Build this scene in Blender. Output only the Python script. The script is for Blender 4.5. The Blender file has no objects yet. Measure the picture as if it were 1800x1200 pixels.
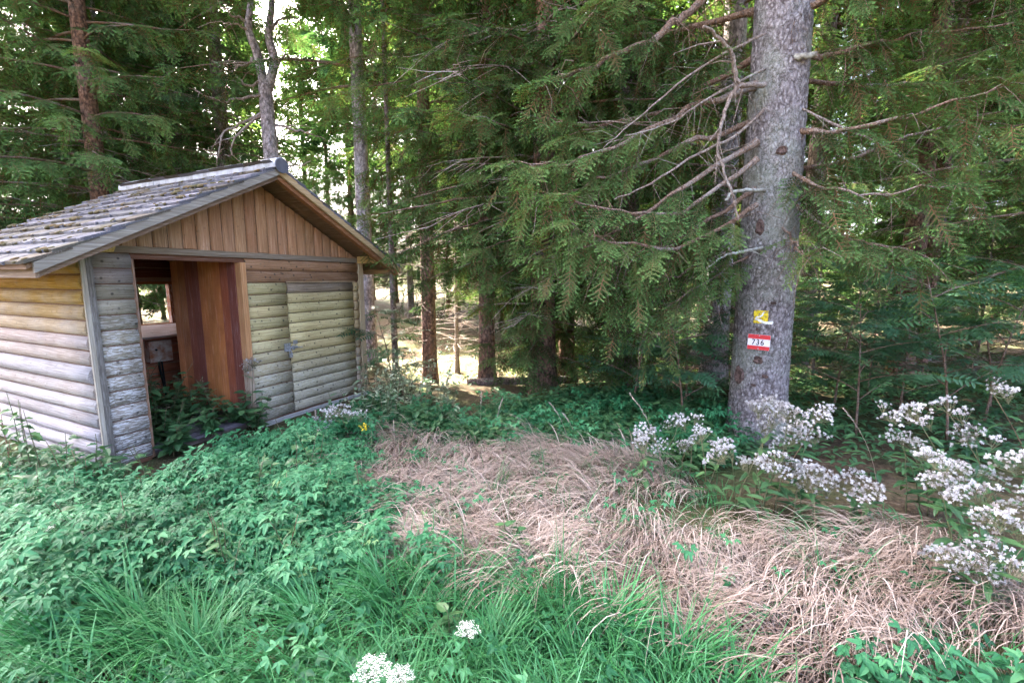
import bpy, math, random
import numpy as np
from mathutils import Vector, Matrix, noise as mnoise

# ------------------------------------------------------------------ camera, sky, sun, exposure
scene = bpy.context.scene
COL = scene.collection
R = math.radians
CAM_H = 1.7
cam_data = bpy.data.cameras.new('camera'); cam_data.lens = 15.9; cam_data.sensor_width = 36.0
cam_data.clip_start = 0.05; cam_data.clip_end = 2000
cam = bpy.data.objects.new('camera', cam_data); COL.objects.link(cam)
cam.location = (0, 0, CAM_H); cam.rotation_euler = (R(90 - 7.9), 0, 0)
scene.camera = cam

SUN_EL, SUN_AZ = 46.0, -38.0          # azimuth measured from +Y (view direction), negative = to the left
world = bpy.data.worlds.new('World'); scene.world = world; world.use_nodes = True
wn = world.node_tree.nodes; wl = world.node_tree.links
sky = wn.new('ShaderNodeTexSky'); sky.sky_type = 'NISHITA'; sky.sun_disc = False
sky.sun_elevation = R(SUN_EL); sky.sun_rotation = R(SUN_AZ); sky.air_density = 0.5; sky.dust_density = 8.0; sky.ozone_density = 0.3
wn['Background'].inputs['Strength'].default_value = 0.15
wl.new(sky.outputs['Color'], wn['Background'].inputs['Color'])

sd = bpy.data.lights.new('sun', 'SUN'); sd.energy = 4.6; sd.angle = R(0.5); sd.color = (1.0, 0.93, 0.80)
sun = bpy.data.objects.new('sun', sd); COL.objects.link(sun)
sdir = Vector((math.sin(R(SUN_AZ)) * math.cos(R(SUN_EL)), math.cos(R(SUN_AZ)) * math.cos(R(SUN_EL)), math.sin(R(SUN_EL))))
sun.rotation_euler = sdir.to_track_quat('Z', 'Y').to_euler(); sun.location = (-20, 12, 30)

vs = scene.view_settings
vs.view_transform = 'Standard'; vs.look = 'None'; vs.exposure = 4.4; vs.gamma = 1.0; vs.use_curve_mapping = False
scene.cycles.max_bounces = 7; scene.cycles.diffuse_bounces = 3; scene.cycles.transmission_bounces = 4
scene.cycles.glossy_bounces = 2; scene.cycles.transparent_max_bounces = 4
scene.cycles.use_denoising = True
scene.cycles.use_light_tree = False
scene.cycles.use_adaptive_sampling = True; scene.cycles.adaptive_threshold = 0.03

# ------------------------------------------------------------------ helpers
RNG = random.Random(7)
NR = np.random.default_rng(11)
F_PX = 795.0; TH = R(7.9)
def at(px, py, depth):
    """world point seen at a photograph position, at a forward distance of `depth` metres"""
    v = 600.0 - py
    fw = F_PX * math.cos(TH) + v * math.sin(TH); up = -F_PX * math.sin(TH) + v * math.cos(TH)
    k = depth / fw
    return Vector(((px - 900.0) * k, depth, CAM_H + up * k))

def sstep(a, b, x):
    t = min(1.0, max(0.0, (x - a) / (b - a))); return t * t * (3 - 2 * t)
def ground_z(x, y):
    y0 = 6.4 + 2.2 * sstep(-1.6, -3.2, x)
    z = -0.95 * sstep(y0, y0 + 5.5, y)
    if y > 15: z += 0.055 * (y - 15) * (1 if y < 60 else 60 / y)
    z += 0.05 * mnoise.noise((x * 0.55, y * 0.55, 3.1)) * sstep(1.0, 6.0, abs(y - 4.5) + 1.5)
    return z

def tag(o, label=None, cat=None, group=None, kind=None):
    if label: o['label'] = label
    if cat: o['category'] = cat
    if group: o['group'] = group
    if kind: o['kind'] = kind
    return o
def link(o, parent=None):
    COL.objects.link(o)
    if parent is not None: o.parent = parent
    return o
def empty(name, loc=(0, 0, 0), rz=0.0, parent=None):
    o = bpy.data.objects.new(name, None); o.empty_display_size = 0.2
    o.location = loc; o.rotation_euler = (0, 0, rz)
    return link(o, parent)

def mesh_np(name, V, F, mats=(), attrs=None, smooth=False, midx=None):
    """triangle mesh from numpy arrays; attrs = {name: per-vertex float array}"""
    V = np.asarray(V, np.float32); F = np.asarray(F, np.int32)
    me = bpy.data.meshes.new(name)
    me.vertices.add(len(V)); me.vertices.foreach_set('co', V.ravel())
    me.loops.add(F.size); me.loops.foreach_set('vertex_index', F.ravel())
    me.polygons.add(len(F)); me.polygons.foreach_set('loop_start', np.arange(0, F.size, 3, dtype=np.int32))
    me.polygons.foreach_set('use_smooth', np.full(len(F), bool(smooth)))
    if midx is not None: me.polygons.foreach_set('material_index', np.asarray(midx, np.int32))
    for k, a in (attrs or {}).items():
        at_ = me.attributes.new(k, 'FLOAT', 'POINT'); at_.data.foreach_set('value', np.asarray(a, np.float32))
    for m in (mats if isinstance(mats, (list, tuple)) else [mats]): me.materials.append(m)
    me.update(calc_edges=True)
    return me
def obj(name, me, parent=None, loc=(0, 0, 0), rot=None, scale=None, color=None):
    o = bpy.data.objects.new(name, me); o.location = loc
    if rot is not None: o.rotation_euler = rot
    if scale is not None: o.scale = scale if hasattr(scale, '__len__') else (scale,) * 3
    if color is not None: o.color = tuple(color) + ((1.0,) if len(color) == 3 else ())
    return link(o, parent)

class MB:
    """collects triangles"""
    def __init__(s): s.V = []; s.F = []; s.n = 0; s.A = []
    def add(s, V, F, a=0.0):
        V = np.asarray(V, float).reshape(-1, 3); F = np.asarray(F, int).reshape(-1, 3)
        s.V.append(V); s.F.append(F + s.n); s.n += len(V)
        s.A.append(np.full(len(V), a) if np.isscalar(a) else np.asarray(a)); return s
    def box(s, x0, x1, y0, y1, z0, z1, a=0.0, M=None):
        V = np.array([(x, y, z) for x in (x0, x1) for y in (y0, y1) for z in (z0, z1)], float)
        if M is not None: V = np.array([M @ Vector(v) for v in V])
        F = [(0,1,3),(0,3,2),(4,6,7),(4,7,5),(0,4,5),(0,5,1),(2,3,7),(2,7,6),(0,2,6),(0,6,4),(1,5,7),(1,7,3)]
        return s.add(V, F, a)
    def tube(s, P, r, n=6, a=0.0, caps=True):
        P = np.asarray([tuple(p) for p in P], float); m = len(P)
        r = np.full(m, r) if np.isscalar(r) else np.asarray(r, float)
        T = np.gradient(P, axis=0); T /= np.linalg.norm(T, axis=1)[:, None] + 1e-9
        ref = np.array([0, 0, 1.0]) if abs(T[0][2]) < 0.8 else np.array([1.0, 0, 0])
        U = np.cross(T, ref); U /= np.linalg.norm(U, axis=1)[:, None] + 1e-9
        W = np.cross(T, U)
        th = np.arange(n) * 2 * math.pi / n
        ring = P[:, None, :] + r[:, None, None] * (np.cos(th)[None, :, None] * U[:, None, :] + np.sin(th)[None, :, None] * W[:, None, :])
        V = ring.reshape(-1, 3); F = []
        for i in range(m - 1):
            for j in range(n):
                q = (i*n+j, i*n+(j+1) % n, (i+1)*n+(j+1) % n, (i+1)*n+j)
                F += [(q[0], q[2], q[1]), (q[0], q[3], q[2])]
        if caps:
            for b, fl in ((0, 0), ((m-1)*n, 1)):
                for j in range(1, n-1): F.append((b, b+j, b+j+1) if not fl else (b, b+j+1, b+j))
        return s.add(V, F, a)
    def mesh(s, name, mat, smooth=False, attr='rnd'):
        V = np.concatenate(s.V); F = np.concatenate(s.F)
        return mesh_np(name, V, F, mat, {attr: np.concatenate(s.A)}, smooth)

def frames(dirs, normals):
    """rotation matrices (k,3,3), columns X = dir, Y, Z ~ normal"""
    X = np.asarray(dirs, float); X = X / (np.linalg.norm(X, axis=1)[:, None] + 1e-9)
    Z = np.asarray(normals, float); Z = Z - (Z * X).sum(1)[:, None] * X
    nz = np.linalg.norm(Z, axis=1); bad = nz < 1e-4
    Z[bad] = np.cross(X[bad], np.array([0.31, 0.72, 0.62]))
    Z /= np.linalg.norm(Z, axis=1)[:, None] + 1e-9
    Y = np.cross(Z, X)
    return np.stack([X, Y, Z], axis=2)
def scatter(tmpl, T, Rm, S, rnd):
    """instances of one template (V,F,tip) baked into arrays"""
    V0, F0, A0 = tmpl; k = len(T); T = np.asarray(T, float); S = np.asarray(S, float)
    if S.ndim == 1: S = np.repeat(S[:, None], 3, 1)
    V = np.einsum('kij,knj->kni', Rm, V0[None] * S[:, None, :]) + T[:, None, :]
    F = (F0[None] + (np.arange(k) * len(V0))[:, None, None])
    return V.reshape(-1, 3), F.reshape(-1, 3), np.tile(A0, k), np.repeat(np.asarray(rnd), len(V0))
def join(parts):
    Vs, Fs, As, Rs = [], [], [], []; n = 0
    for V, F, A, r in parts:
        Vs.append(V); Fs.append(F + n); As.append(A); Rs.append(r); n += len(V)
    return np.concatenate(Vs), np.concatenate(Fs), np.concatenate(As), np.concatenate(Rs)

# ------------------------------------------------------------------ materials
def new_mat(name):
    m = bpy.data.materials.new(name); m.use_nodes = True
    nt = m.node_tree; nt.nodes.clear()
    return m, nt
class NT:
    def __init__(s, nt): s.nt = nt
    def n(s, t, **kw):
        nd = s.nt.nodes.new(t)
        for k, v in kw.items():
            if k.startswith('i_'):
                key = k[2:]; key = int(key) if key.isdigit() else key.replace('_', ' ')
                sock = nd.inputs[key]
                if hasattr(v, 'is_output') or isinstance(v, bpy.types.NodeSocket): s.nt.links.new(v, sock)
                else: sock.default_value = v
            else: setattr(nd, k, v)
        return nd
    def mixc(s, fac, a, b, mode='MIX'):
        nd = s.nt.nodes.new('ShaderNodeMix'); nd.data_type = 'RGBA'; nd.blend_type = mode
        for sock, v in ((nd.inputs[0], fac), (nd.inputs[6], a), (nd.inputs[7], b)):
            if isinstance(v, bpy.types.NodeSocket): s.nt.links.new(v, sock)
            else: sock.default_value = v if not isinstance(v, tuple) or len(v) == 4 else v + (1,)
        return nd.outputs[2]
    def ramp(s, fac, stops, interp='LINEAR'):
        nd = s.nt.nodes.new('ShaderNodeValToRGB'); cr = nd.color_ramp; cr.interpolation = interp
        while len(cr.elements) < len(stops): cr.elements.new(0.5)
        for e, (p, c) in zip(cr.elements, stops):
            e.position = p; e.color = (c if isinstance(c, tuple) else (c, c, c)) + (() if isinstance(c, tuple) and len(c) == 4 else (1,))
        s.nt.links.new(fac, nd.inputs[0]); return nd.outputs[0]
    def math(s, op, a, b=0.0):
        nd = s.nt.nodes.new('ShaderNodeMath'); nd.operation = op
        for i, v in enumerate((a, b)):
            if isinstance(v, bpy.types.NodeSocket): s.nt.links.new(v, nd.inputs[i])
            else: nd.inputs[i].default_value = v
        return nd.outputs[0]
    def out(s, surf):
        o = s.nt.nodes.new('ShaderNodeOutputMaterial'); s.nt.links.new(surf, o.inputs['Surface'])

def leaf_mat(name, stops, tip=None, trans=0.3, rough=0.55, spec=0.25, twig=None, tcol=(1.0, 1.08, 0.6), gloss=True):
    """two-sided foliage: colour by per-leaf random value, new growth at the tips, light shining through"""
    m, nt = new_mat(name); N = NT(nt)
    rnd = N.n('ShaderNodeAttribute', attribute_name='rnd').outputs['Fac']
    oi = N.n('ShaderNodeObjectInfo').outputs['Random']
    geo = N.n('ShaderNodeNewGeometry')
    if gloss:
        nz = N.n('ShaderNodeTexNoise', i_Vector=geo.outputs['Position'], i_Scale=1.1, i_Detail=1.0).outputs['Fac']
        f = N.math('ADD', N.math('MULTIPLY', rnd, 0.62), N.math('MULTIPLY', nz, 0.38))
    else: f = rnd
    col = N.ramp(f, stops)
    if tip is not None:
        tp = N.n('ShaderNodeAttribute', attribute_name='tip').outputs['Fac']
        col = N.mixc(N.ramp(tp, [(0.45, 0.0), (1.0, 0.7)]), col, tip)
        if twig is not None:
            col = N.mixc(N.math('LESS_THAN', tp, -0.5), col, twig)
    hv = N.n('ShaderNodeHueSaturation', i_Color=col, i_Value=N.math('ADD', 0.82, N.math('MULTIPLY', oi, 0.36)))
    hv.inputs['Hue'].default_value = 0.5
    col = hv.outputs[0]
    if gloss:
        p = N.n('ShaderNodeBsdfPrincipled', i_Base_Color=col, i_Roughness=rough); p.inputs['Specular IOR Level'].default_value = spec
    else: p = N.n('ShaderNodeBsdfDiffuse', i_Color=col)
    t = N.n('ShaderNodeBsdfTranslucent', i_Color=N.mixc(1.0, col, tuple(tcol), 'MULTIPLY'))
    mx = N.n('ShaderNodeMixShader', i_0=trans, i_1=p.outputs[0], i_2=t.outputs[0])
    N.out(mx.outputs[0]); return m

def wood_mat(name, grain_axis='X', patch=None, patch_amt=0.5, peel=0.0, spots=0.0, rough=0.8, bump=0.35, contrast=0.5):
    """weathered plank: base colour from the piece's own colour, grain along one local axis"""
    m, nt = new_mat(name); N = NT(nt)
    oi = N.n('ShaderNodeObjectInfo')
    tc = N.n('ShaderNodeTexCoord').outputs['Object']
    off = N.n('ShaderNodeVectorMath', operation='ADD')
    nt.links.new(tc, off.inputs[0])
    cmb = N.n('ShaderNodeCombineXYZ', i_X=N.math('MULTIPLY', oi.outputs['Random'], 37.0), i_Y=N.math('MULTIPLY', oi.outputs['Random'], 11.0), i_Z=N.math('MULTIPLY', oi.outputs['Random'], 23.0))
    nt.links.new(cmb.outputs[0], off.inputs[1])
    sc = {'X': (1.6, 48, 48), 'Y': (48, 1.6, 48), 'Z': (48, 48, 1.6)}[grain_axis]
    mp = N.n('ShaderNodeMapping', i_Vector=off.outputs[0], i_Scale=sc)
    g = N.n('ShaderNodeTexNoise', i_Vector=mp.outputs[0], i_Scale=2.2, i_Detail=6.0, i_Roughness=0.65).outputs['Fac']
    big = N.n('ShaderNodeTexNoise', i_Vector=off.outputs[0], i_Scale=2.6, i_Detail=4.0, i_Roughness=0.6).outputs['Fac']
    base = oi.outputs['Color']
    hv = N.n('ShaderNodeHueSaturation', i_Color=base, i_Value=N.math('ADD', 0.82, N.math('MULTIPLY', oi.outputs['Random'], 0.36)))
    col = N.mixc(N.ramp(g, [(0.38, contrast), (0.62, 0.0)]), hv.outputs[0], N.mixc(1.0, hv.outputs[0], (0.30, 0.25, 0.23), 'MULTIPLY'))
    col = N.mixc(N.ramp(g, [(0.55, 0.0), (0.75, 0.35)]), col, (0.50, 0.46, 0.44))
    if patch is not None:
        col = N.mixc(N.ramp(big, [(0.42, 0.0), (0.62, patch_amt)]), col, patch)
    if peel:
        mp2 = N.n('ShaderNodeMapping', i_Vector=off.outputs[0], i_Scale={'X': (15, 70, 95), 'Y': (70, 15, 95), 'Z': (70, 70, 15)}[grain_axis])
        pl = N.n('ShaderNodeTexNoise', i_Vector=mp2.outputs[0], i_Scale=1.1, i_Detail=3.0, i_Roughness=0.55).outputs['Fac']
        col = N.mixc(N.math('MULTIPLY', N.ramp(pl, [(0.50, 0.0), (0.56, 1.0)]), N.math('MULTIPLY', oi.outputs['Alpha'], peel)), col, (0.54, 0.52, 0.51))
    if spots:
        vr = N.n('ShaderNodeTexVoronoi', i_Vector=off.outputs[0], i_Scale=13.0)
        col = N.mixc(N.math('MULTIPLY', N.ramp(vr.outputs['Distance'], [(0.10, 1.0), (0.20, 0.0)]), spots), col, (0.035, 0.030, 0.028))
        ns = N.n('ShaderNodeTexNoise', i_Vector=off.outputs[0], i_Scale=38.0, i_Detail=3.0).outputs['Fac']
        col = N.mixc(N.math('MULTIPLY', N.ramp(ns, [(0.60, 0.0), (0.70, 1.0)]), spots * 0.6), col, (0.10, 0.085, 0.07))
    p = N.n('ShaderNodeBsdfPrincipled', i_Base_Color=col, i_Roughness=rough)
    p.inputs['Specular IOR Level'].default_value = 0.2
    b = N.n('ShaderNodeBump', i_Height=g, i_Strength=bump, i_Distance=0.01)
    nt.links.new(b.outputs[0], p.inputs['Normal'])
    N.out(p.outputs[0]); return m

def flat_mat(name, col, rough=0.7, metal=0.0, var=0.25, scale=18.0, second=None):
    m, nt = new_mat(name); N = NT(nt)
    tc = N.n('ShaderNodeTexCoord').outputs['Object']
    nz = N.n('ShaderNodeTexNoise', i_Vector=tc, i_Scale=scale, i_Detail=5.0, i_Roughness=0.6).outputs['Fac']
    c = N.mixc(N.ramp(nz, [(0.40, 0.0), (0.66, 1.0)]), col, second or tuple(v * (1 - var) for v in col))
    p = N.n('ShaderNodeBsdfPrincipled', i_Base_Color=c, i_Roughness=rough, i_Metallic=metal)
    p.inputs['Specular IOR Level'].default_value = 0.3
    b = N.n('ShaderNodeBump', i_Height=nz, i_Strength=0.15, i_Distance=0.01); nt.links.new(b.outputs[0], p.inputs['Normal'])
    N.out(p.outputs[0]); return m

def bark_mat(name, dark, mid, pale, scale=26.0, lichen=0.35, bump=0.9, green=0.0):
    m, nt = new_mat(name); N = NT(nt)
    geo = N.n('ShaderNodeTexCoord').outputs['Object']
    mp = N.n('ShaderNodeMapping', i_Vector=geo, i_Scale=(1.0, 1.0, 0.62))
    warp = N.n('ShaderNodeTexNoise', i_Vector=mp.outputs[0], i_Scale=scale * 0.45, i_Detail=3.0)
    ad = N.n('ShaderNodeVectorMath', operation='MULTIPLY_ADD')
    nt.links.new(warp.outputs['Color'], ad.inputs[0]); ad.inputs[1].default_value = (0.06, 0.06, 0.06); nt.links.new(mp.outputs[0], ad.inputs[2])
    v = N.n('ShaderNodeTexVoronoi', i_Vector=ad.outputs[0], i_Scale=scale)
    v2 = N.n('ShaderNodeTexVoronoi', i_Vector=ad.outputs[0], i_Scale=scale * 2.3)
    big = N.n('ShaderNodeTexNoise', i_Vector=geo, i_Scale=2.2, i_Detail=4.0).outputs['Fac']
    fine = N.n('ShaderNodeTexNoise', i_Vector=geo, i_Scale=90.0, i_Detail=4.0).outputs['Fac']
    cell = N.math('ADD', N.math('MULTIPLY', v.outputs['Distance'], 0.65), N.math('MULTIPLY', v2.outputs['Distance'], 0.35))
    col = N.ramp(cell, [(0.16, pale), (0.40, mid), (0.68, dark)])
    sep = N.n('ShaderNodeSeparateColor', i_Color=v.outputs['Color'])
    col = N.mixc(N.math('MULTIPLY', N.ramp(sep.outputs[0], [(0.45, 0.0), (0.9, 1.0)]), 0.45), col, mid)
    col = N.mixc(N.math('MULTIPLY', N.ramp(N.math('MULTIPLY', N.math('ADD', fine, big), 0.5), [(0.50, 0.0), (0.60, 1.0)]), lichen), col, (0.46, 0.47, 0.45))
    if green: col = N.mixc(N.math('MULTIPLY', N.ramp(big, [(0.45, 0.0), (0.65, 1.0)]), green), col, (0.10, 0.13, 0.06))
    p = N.n('ShaderNodeBsdfPrincipled', i_Base_Color=col, i_Roughness=0.9)
    p.inputs['Specular IOR Level'].default_value = 0.15
    hgt = N.math('ADD', N.math('MULTIPLY', cell, -1.0), N.math('MULTIPLY', fine, 0.25))
    b = N.n('ShaderNodeBump', i_Height=hgt, i_Strength=bump, i_Distance=0.02); nt.links.new(b.outputs[0], p.inputs['Normal'])
    N.out(p.outputs[0]); return m

M = {}
M['siding'] = wood_mat('weathered_siding', 'X', peel=0.9, spots=0.8, contrast=0.55)
M['logs'] = wood_mat('weathered_logs', 'X', patch=(0.42, 0.385, 0.375), patch_amt=0.3, spots=0.25, contrast=0.6)
M['gable'] = wood_mat('gable_board_wood', 'Z', patch=(0.34, 0.185, 0.095), patch_amt=0.5, spots=0.25, contrast=0.6)
M['trim'] = wood_mat('trim_wood_x', 'X', contrast=0.5)
M['trimy'] = wood_mat('trim_wood_y', 'Y', contrast=0.5)
M['trimz'] = wood_mat('trim_wood_z', 'Z', contrast=0.5, peel=0.4)
M['stain'] = wood_mat('stained_plank', 'Z', patch=(0.12, 0.035, 0.02), patch_amt=0.35, contrast=0.35, rough=0.6, bump=0.08)
M['inner'] = wood_mat('stained_inner_board', 'X', contrast=0.5, rough=0.6)
M['slate'] = wood_mat('slate_shingle', 'Y', patch=(0.10, 0.095, 0.075), patch_amt=0.45, contrast=0.35, rough=0.75, bump=0.2)
M['ridge'] = flat_mat('ridge_cap_metal', (0.36, 0.37, 0.40), 0.55, 0.0, second=(0.20, 0.20, 0.20), scale=9)
M['capend'] = flat_mat('ridge_end_dark', (0.10, 0.10, 0.12), 0.6)
M['moss'] = flat_mat('roof_moss', (0.055, 0.052, 0.020), 0.95, second=(0.12, 0.075, 0.035), scale=9)
M['galv'] = flat_mat('galvanised_steel', (0.42, 0.43, 0.45), 0.45, 0.6, second=(0.22, 0.21, 0.20), scale=60)
M['boxm'] = flat_mat('rusty_white_enamel', (0.58, 0.55, 0.48), 0.5, second=(0.36, 0.14, 0.06), scale=11)
M['black'] = flat_mat('black_cable', (0.02, 0.02, 0.02), 0.6)
M['white'] = flat_mat('white_plastic', (0.7, 0.7, 0.68), 0.5)
M['red'] = flat_mat('sign_red', (0.58, 0.035, 0.04), 0.45, var=0.15)
M['signw'] = flat_mat('sign_white', (0.74, 0.70, 0.72), 0.45, var=0.1)
M['ink'] = flat_mat('sign_black', (0.015, 0.015, 0.017), 0.5)
M['yellow'] = flat_mat('blaze_yellow', (0.68, 0.50, 0.015), 0.6, second=(0.50, 0.36, 0.02), scale=45)
M['blazew'] = flat_mat('blaze_white', (0.78, 0.77, 0.74), 0.6, second=(0.55, 0.53, 0.48), scale=60)
M['bark_main'] = bark_mat('spruce_bark_scaly', (0.075, 0.06, 0.058), (0.22, 0.19, 0.19), (0.42, 0.39, 0.38), 34.0, 0.40, 1.0, green=0.35)
M['bark'] = bark_mat('spruce_bark', (0.05, 0.036, 0.03), (0.17, 0.12, 0.10), (0.30, 0.25, 0.23), 22.0, 0.3, 0.9)
M['bark_red'] = bark_mat('spruce_bark_reddish', (0.05, 0.03, 0.022), (0.19, 0.105, 0.07), (0.30, 0.19, 0.14), 22.0, 0.12, 0.9)
M['bark_pale'] = bark_mat('spruce_bark_pale', (0.08, 0.065, 0.06), (0.26, 0.21, 0.20), (0.44, 0.39, 0.38), 22.0, 0.4, 0.9)
M['branch'] = bark_mat('branch_bark', (0.06, 0.035, 0.025), (0.19, 0.115, 0.075), (0.30, 0.22, 0.17), 60.0, 0.3, 0.5)
M['dead'] = bark_mat('dead_twig_bark', (0.10, 0.07, 0.055), (0.24, 0.18, 0.145), (0.40, 0.34, 0.30), 50.0, 0.35, 0.4)
M['lichen'] = flat_mat('pale_lichen', (0.34, 0.34, 0.30), 0.95, second=(0.15, 0.12, 0.09), scale=26)
M['ragwort'] = flat_mat('yellow_petal', (0.62, 0.48, 0.02), 0.6)
M['needle'] = leaf_mat('spruce_needles', [(0.08, (0.016, 0.034, 0.014)), (0.35, (0.040, 0.082, 0.030)), (0.60, (0.068, 0.122, 0.042)), (0.90, (0.125, 0.180, 0.062))],
                       tip=(0.13, 0.235, 0.075), trans=0.34, twig=(0.16, 0.09, 0.05), gloss=False)
M['needle_dark'] = leaf_mat('spruce_needles_dark', [(0.08, (0.014, 0.032, 0.018)), (0.35, (0.034, 0.076, 0.036)), (0.60, (0.060, 0.114, 0.048)), (0.90, (0.105, 0.165, 0.068))],
                       tip=(0.11, 0.215, 0.085), trans=0.34, twig=(0.13, 0.08, 0.05), gloss=False)
M['elder'] = leaf_mat('ground_cover_leaf', [(0.12, (0.007, 0.048, 0.016)), (0.38, (0.022, 0.125, 0.045)), (0.60, (0.050, 0.205, 0.082)), (0.80, (0.115, 0.295, 0.130)), (0.93, (0.36, 0.40, 0.12))], trans=0.3, rough=0.5, spec=0.28)
M['herb'] = leaf_mat('herb_leaf', [(0.2, (0.024, 0.075, 0.030)), (0.5, (0.055, 0.135, 0.050)), (0.8, (0.12, 0.22, 0.080)), (0.95, (0.30, 0.30, 0.10))], trans=0.3, rough=0.42, spec=0.45)
M['herb_pale'] = leaf_mat('pale_herb_leaf', [(0.2, (0.06, 0.12, 0.06)), (0.5, (0.15, 0.22, 0.12)), (0.8, (0.36, 0.40, 0.28))], trans=0.35, rough=0.4, spec=0.5)
M['rowan'] = leaf_mat('rowan_leaf', [(0.2, (0.022, 0.070, 0.036)), (0.5, (0.042, 0.110, 0.050)), (0.8, (0.075, 0.165, 0.065)), (0.96, (0.26, 0.22, 0.05))], trans=0.35, rough=0.45, spec=0.4)
M['grass'] = leaf_mat('green_grass_blade', [(0.15, (0.013, 0.082, 0.022)), (0.45, (0.042, 0.180, 0.055)), (0.7, (0.085, 0.27, 0.115)), (0.88, (0.17, 0.35, 0.20)), (0.97, (0.44, 0.38, 0.20))], trans=0.3, rough=0.5, spec=0.28)
M['dry'] = leaf_mat('dry_grass_blade', [(0.12, (0.12, 0.078, 0.06)), (0.38, (0.27, 0.195, 0.155)), (0.62, (0.47, 0.375, 0.315)), (0.82, (0.64, 0.54, 0.47)), (0.95, (0.20, 0.25, 0.10))], trans=0.2, rough=0.6, spec=0.3, tcol=(1.05, 1.0, 0.8))
M['straw'] = leaf_mat('sun_bleached_grass', [(0.2, (0.30, 0.28, 0.12)), (0.5, (0.52, 0.46, 0.24)), (0.8, (0.42, 0.46, 0.18))], trans=0.3, tcol=(1.0, 1.0, 0.8))
M['fluff'] = leaf_mat('seed_fluff', [(0.2, (0.26, 0.22, 0.20)), (0.45, (0.50, 0.47, 0.46)), (0.8, (0.70, 0.69, 0.70))], trans=0.35, rough=0.8, spec=0.1, tcol=(1, 1, 1))
M['stem'] = leaf_mat('herb_stem', [(0.2, (0.07, 0.09, 0.04)), (0.6, (0.12, 0.11, 0.06)), (0.9, (0.16, 0.08, 0.05))], trans=0.0)
M['umbel'] = leaf_mat('umbel_flower', [(0.2, (0.52, 0.55, 0.42)), (0.6, (0.72, 0.74, 0.66)), (0.9, (0.80, 0.80, 0.76))], trans=0.3, tcol=(1, 1, 0.9))

def ground_mat():
    m, nt = new_mat('forest_soil'); N = NT(nt)
    pos = N.n('ShaderNodeNewGeometry').outputs['Position']
    a = N.n('ShaderNodeTexNoise', i_Vector=pos, i_Scale=0.8, i_Detail=6.0, i_Roughness=0.65).outputs['Fac']
    b = N.n('ShaderNodeTexNoise', i_Vector=pos, i_Scale=22.0, i_Detail=5.0, i_Roughness=0.7).outputs['Fac']
    c = N.ramp(b, [(0.3, (0.030, 0.022, 0.014)), (0.55, (0.085, 0.060, 0.038)), (0.75, (0.17, 0.13, 0.085))])
    c = N.mixc(N.ramp(a, [(0.45, 0.0), (0.62, 0.75)]), c, N.ramp(b, [(0.3, (0.02, 0.035, 0.010)), (0.7, (0.075, 0.10, 0.03))]))
    p = N.n('ShaderNodeBsdfPrincipled', i_Base_Color=c, i_Roughness=0.95)
    p.inputs['Specular IOR Level'].default_value = 0.1
    bp = N.n('ShaderNodeBump', i_Height=b, i_Strength=0.7, i_Distance=0.03); nt.links.new(bp.outputs[0], p.inputs['Normal'])
    N.out(p.outputs[0]); return m
M['soil'] = ground_mat()

# ------------------------------------------------------------------ the ground: one sheet out to the horizon
def build_ground():
    def axis(lo, hi, fine_lo, fine_hi, step, grow):
        a = list(np.arange(fine_lo, fine_hi, step)); s = step; x = fine_lo
        while x > lo: s *= grow; x -= s; a.insert(0, x)
        s = step; x = a[-1]
        while x < hi: s *= grow; x += s; a.append(x)
        return np.array(a)
    xs = axis(-600, 600, -9, 9, 0.22, 1.25); ys = axis(-600, 700, 0, 18, 0.22, 1.22)
    V = np.array([(x, y, ground_z(x, y) + 0.025 * mnoise.noise((x * 3, y * 3, 0))) for y in ys for x in xs])
    nx, ny = len(xs), len(ys); F = []
    for j in range(ny - 1):
        for i in range(nx - 1):
            a = j * nx + i; F += [(a, a + 1, a + nx + 1), (a, a + nx + 1, a + nx)]
    tag(obj('ground', mesh_np('ground', V, F, M['soil'], smooth=True)), 'dark forest soil with needle litter and moss under the plants', kind='structure')
build_ground()
# ------------------------------------------------------------------ the hut
HUT = empty('wooden_hut', (-3.553, 3.80, 0.0), R(64.7))
tag(HUT, 'small weathered wooden hut with slate roof and open doorway at the forest edge', 'hut')
HW, HD = 3.14, 2.20           # width along the front, depth
RX = 1.52; RZ = 2.86; TAN = 0.525; EL, ER = -0.50, 3.45; YF, YB = -0.50, 2.42
def roof_z(x): return RZ - TAN * abs(x - RX)

_log = {}
def log_mesh(L, h, d, mat, key):
    """half-round siding plank: length along X from 0, height h, bulging to -Y"""
    k = (round(L, 3), round(h, 3), round(d, 3), key)
    if k in _log: return _log[k]
    prof = [(0.0, 0.004)] + [(-d * (math.sin(math.pi * t) ** 0.55), 0.004 + (h - 0.008) * t) for t in (0.06, 0.2, 0.4, 0.6, 0.8, 0.94)] + [(0.0, h - 0.004)]
    n = len(prof); V = []
    segs = max(2, int(L / 0.35) + 1); r = random.Random(hash(k) & 0xffff)
    for i in range(segs + 1):
        x = L * i / segs; wob = r.uniform(-.0025, .0025)
        V += [(x, y + (wob if 0 < j < n - 1 else 0), z) for j, (y, z) in enumerate(prof)]
    F = []
    for i in range(segs):
        for j in range(n - 1):
            a = i * n + j; F += [(a, a + n, a + n + 1), (a, a + n + 1, a + 1)]
    for j in range(1, n - 1):
        F.append((0, j, j + 1)); b = segs * n; F.append((b, b + j + 1, b + j))
    me = mesh_np('siding_plank', V, F, mat, smooth=False)
    me.polygons.foreach_set('use_smooth', [True] * (segs * (n - 1) * 2) + [False] * (2 * (n - 2)))
    _log[k] = me; return me
def boxpart(name, parent, b, mat, color=(0.3, 0.25, 0.2), rot=None, loc=(0, 0, 0)):
    return obj(name, MB().box(*b).mesh(name, mat), parent, loc=loc, rot=rot, color=color)
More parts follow.
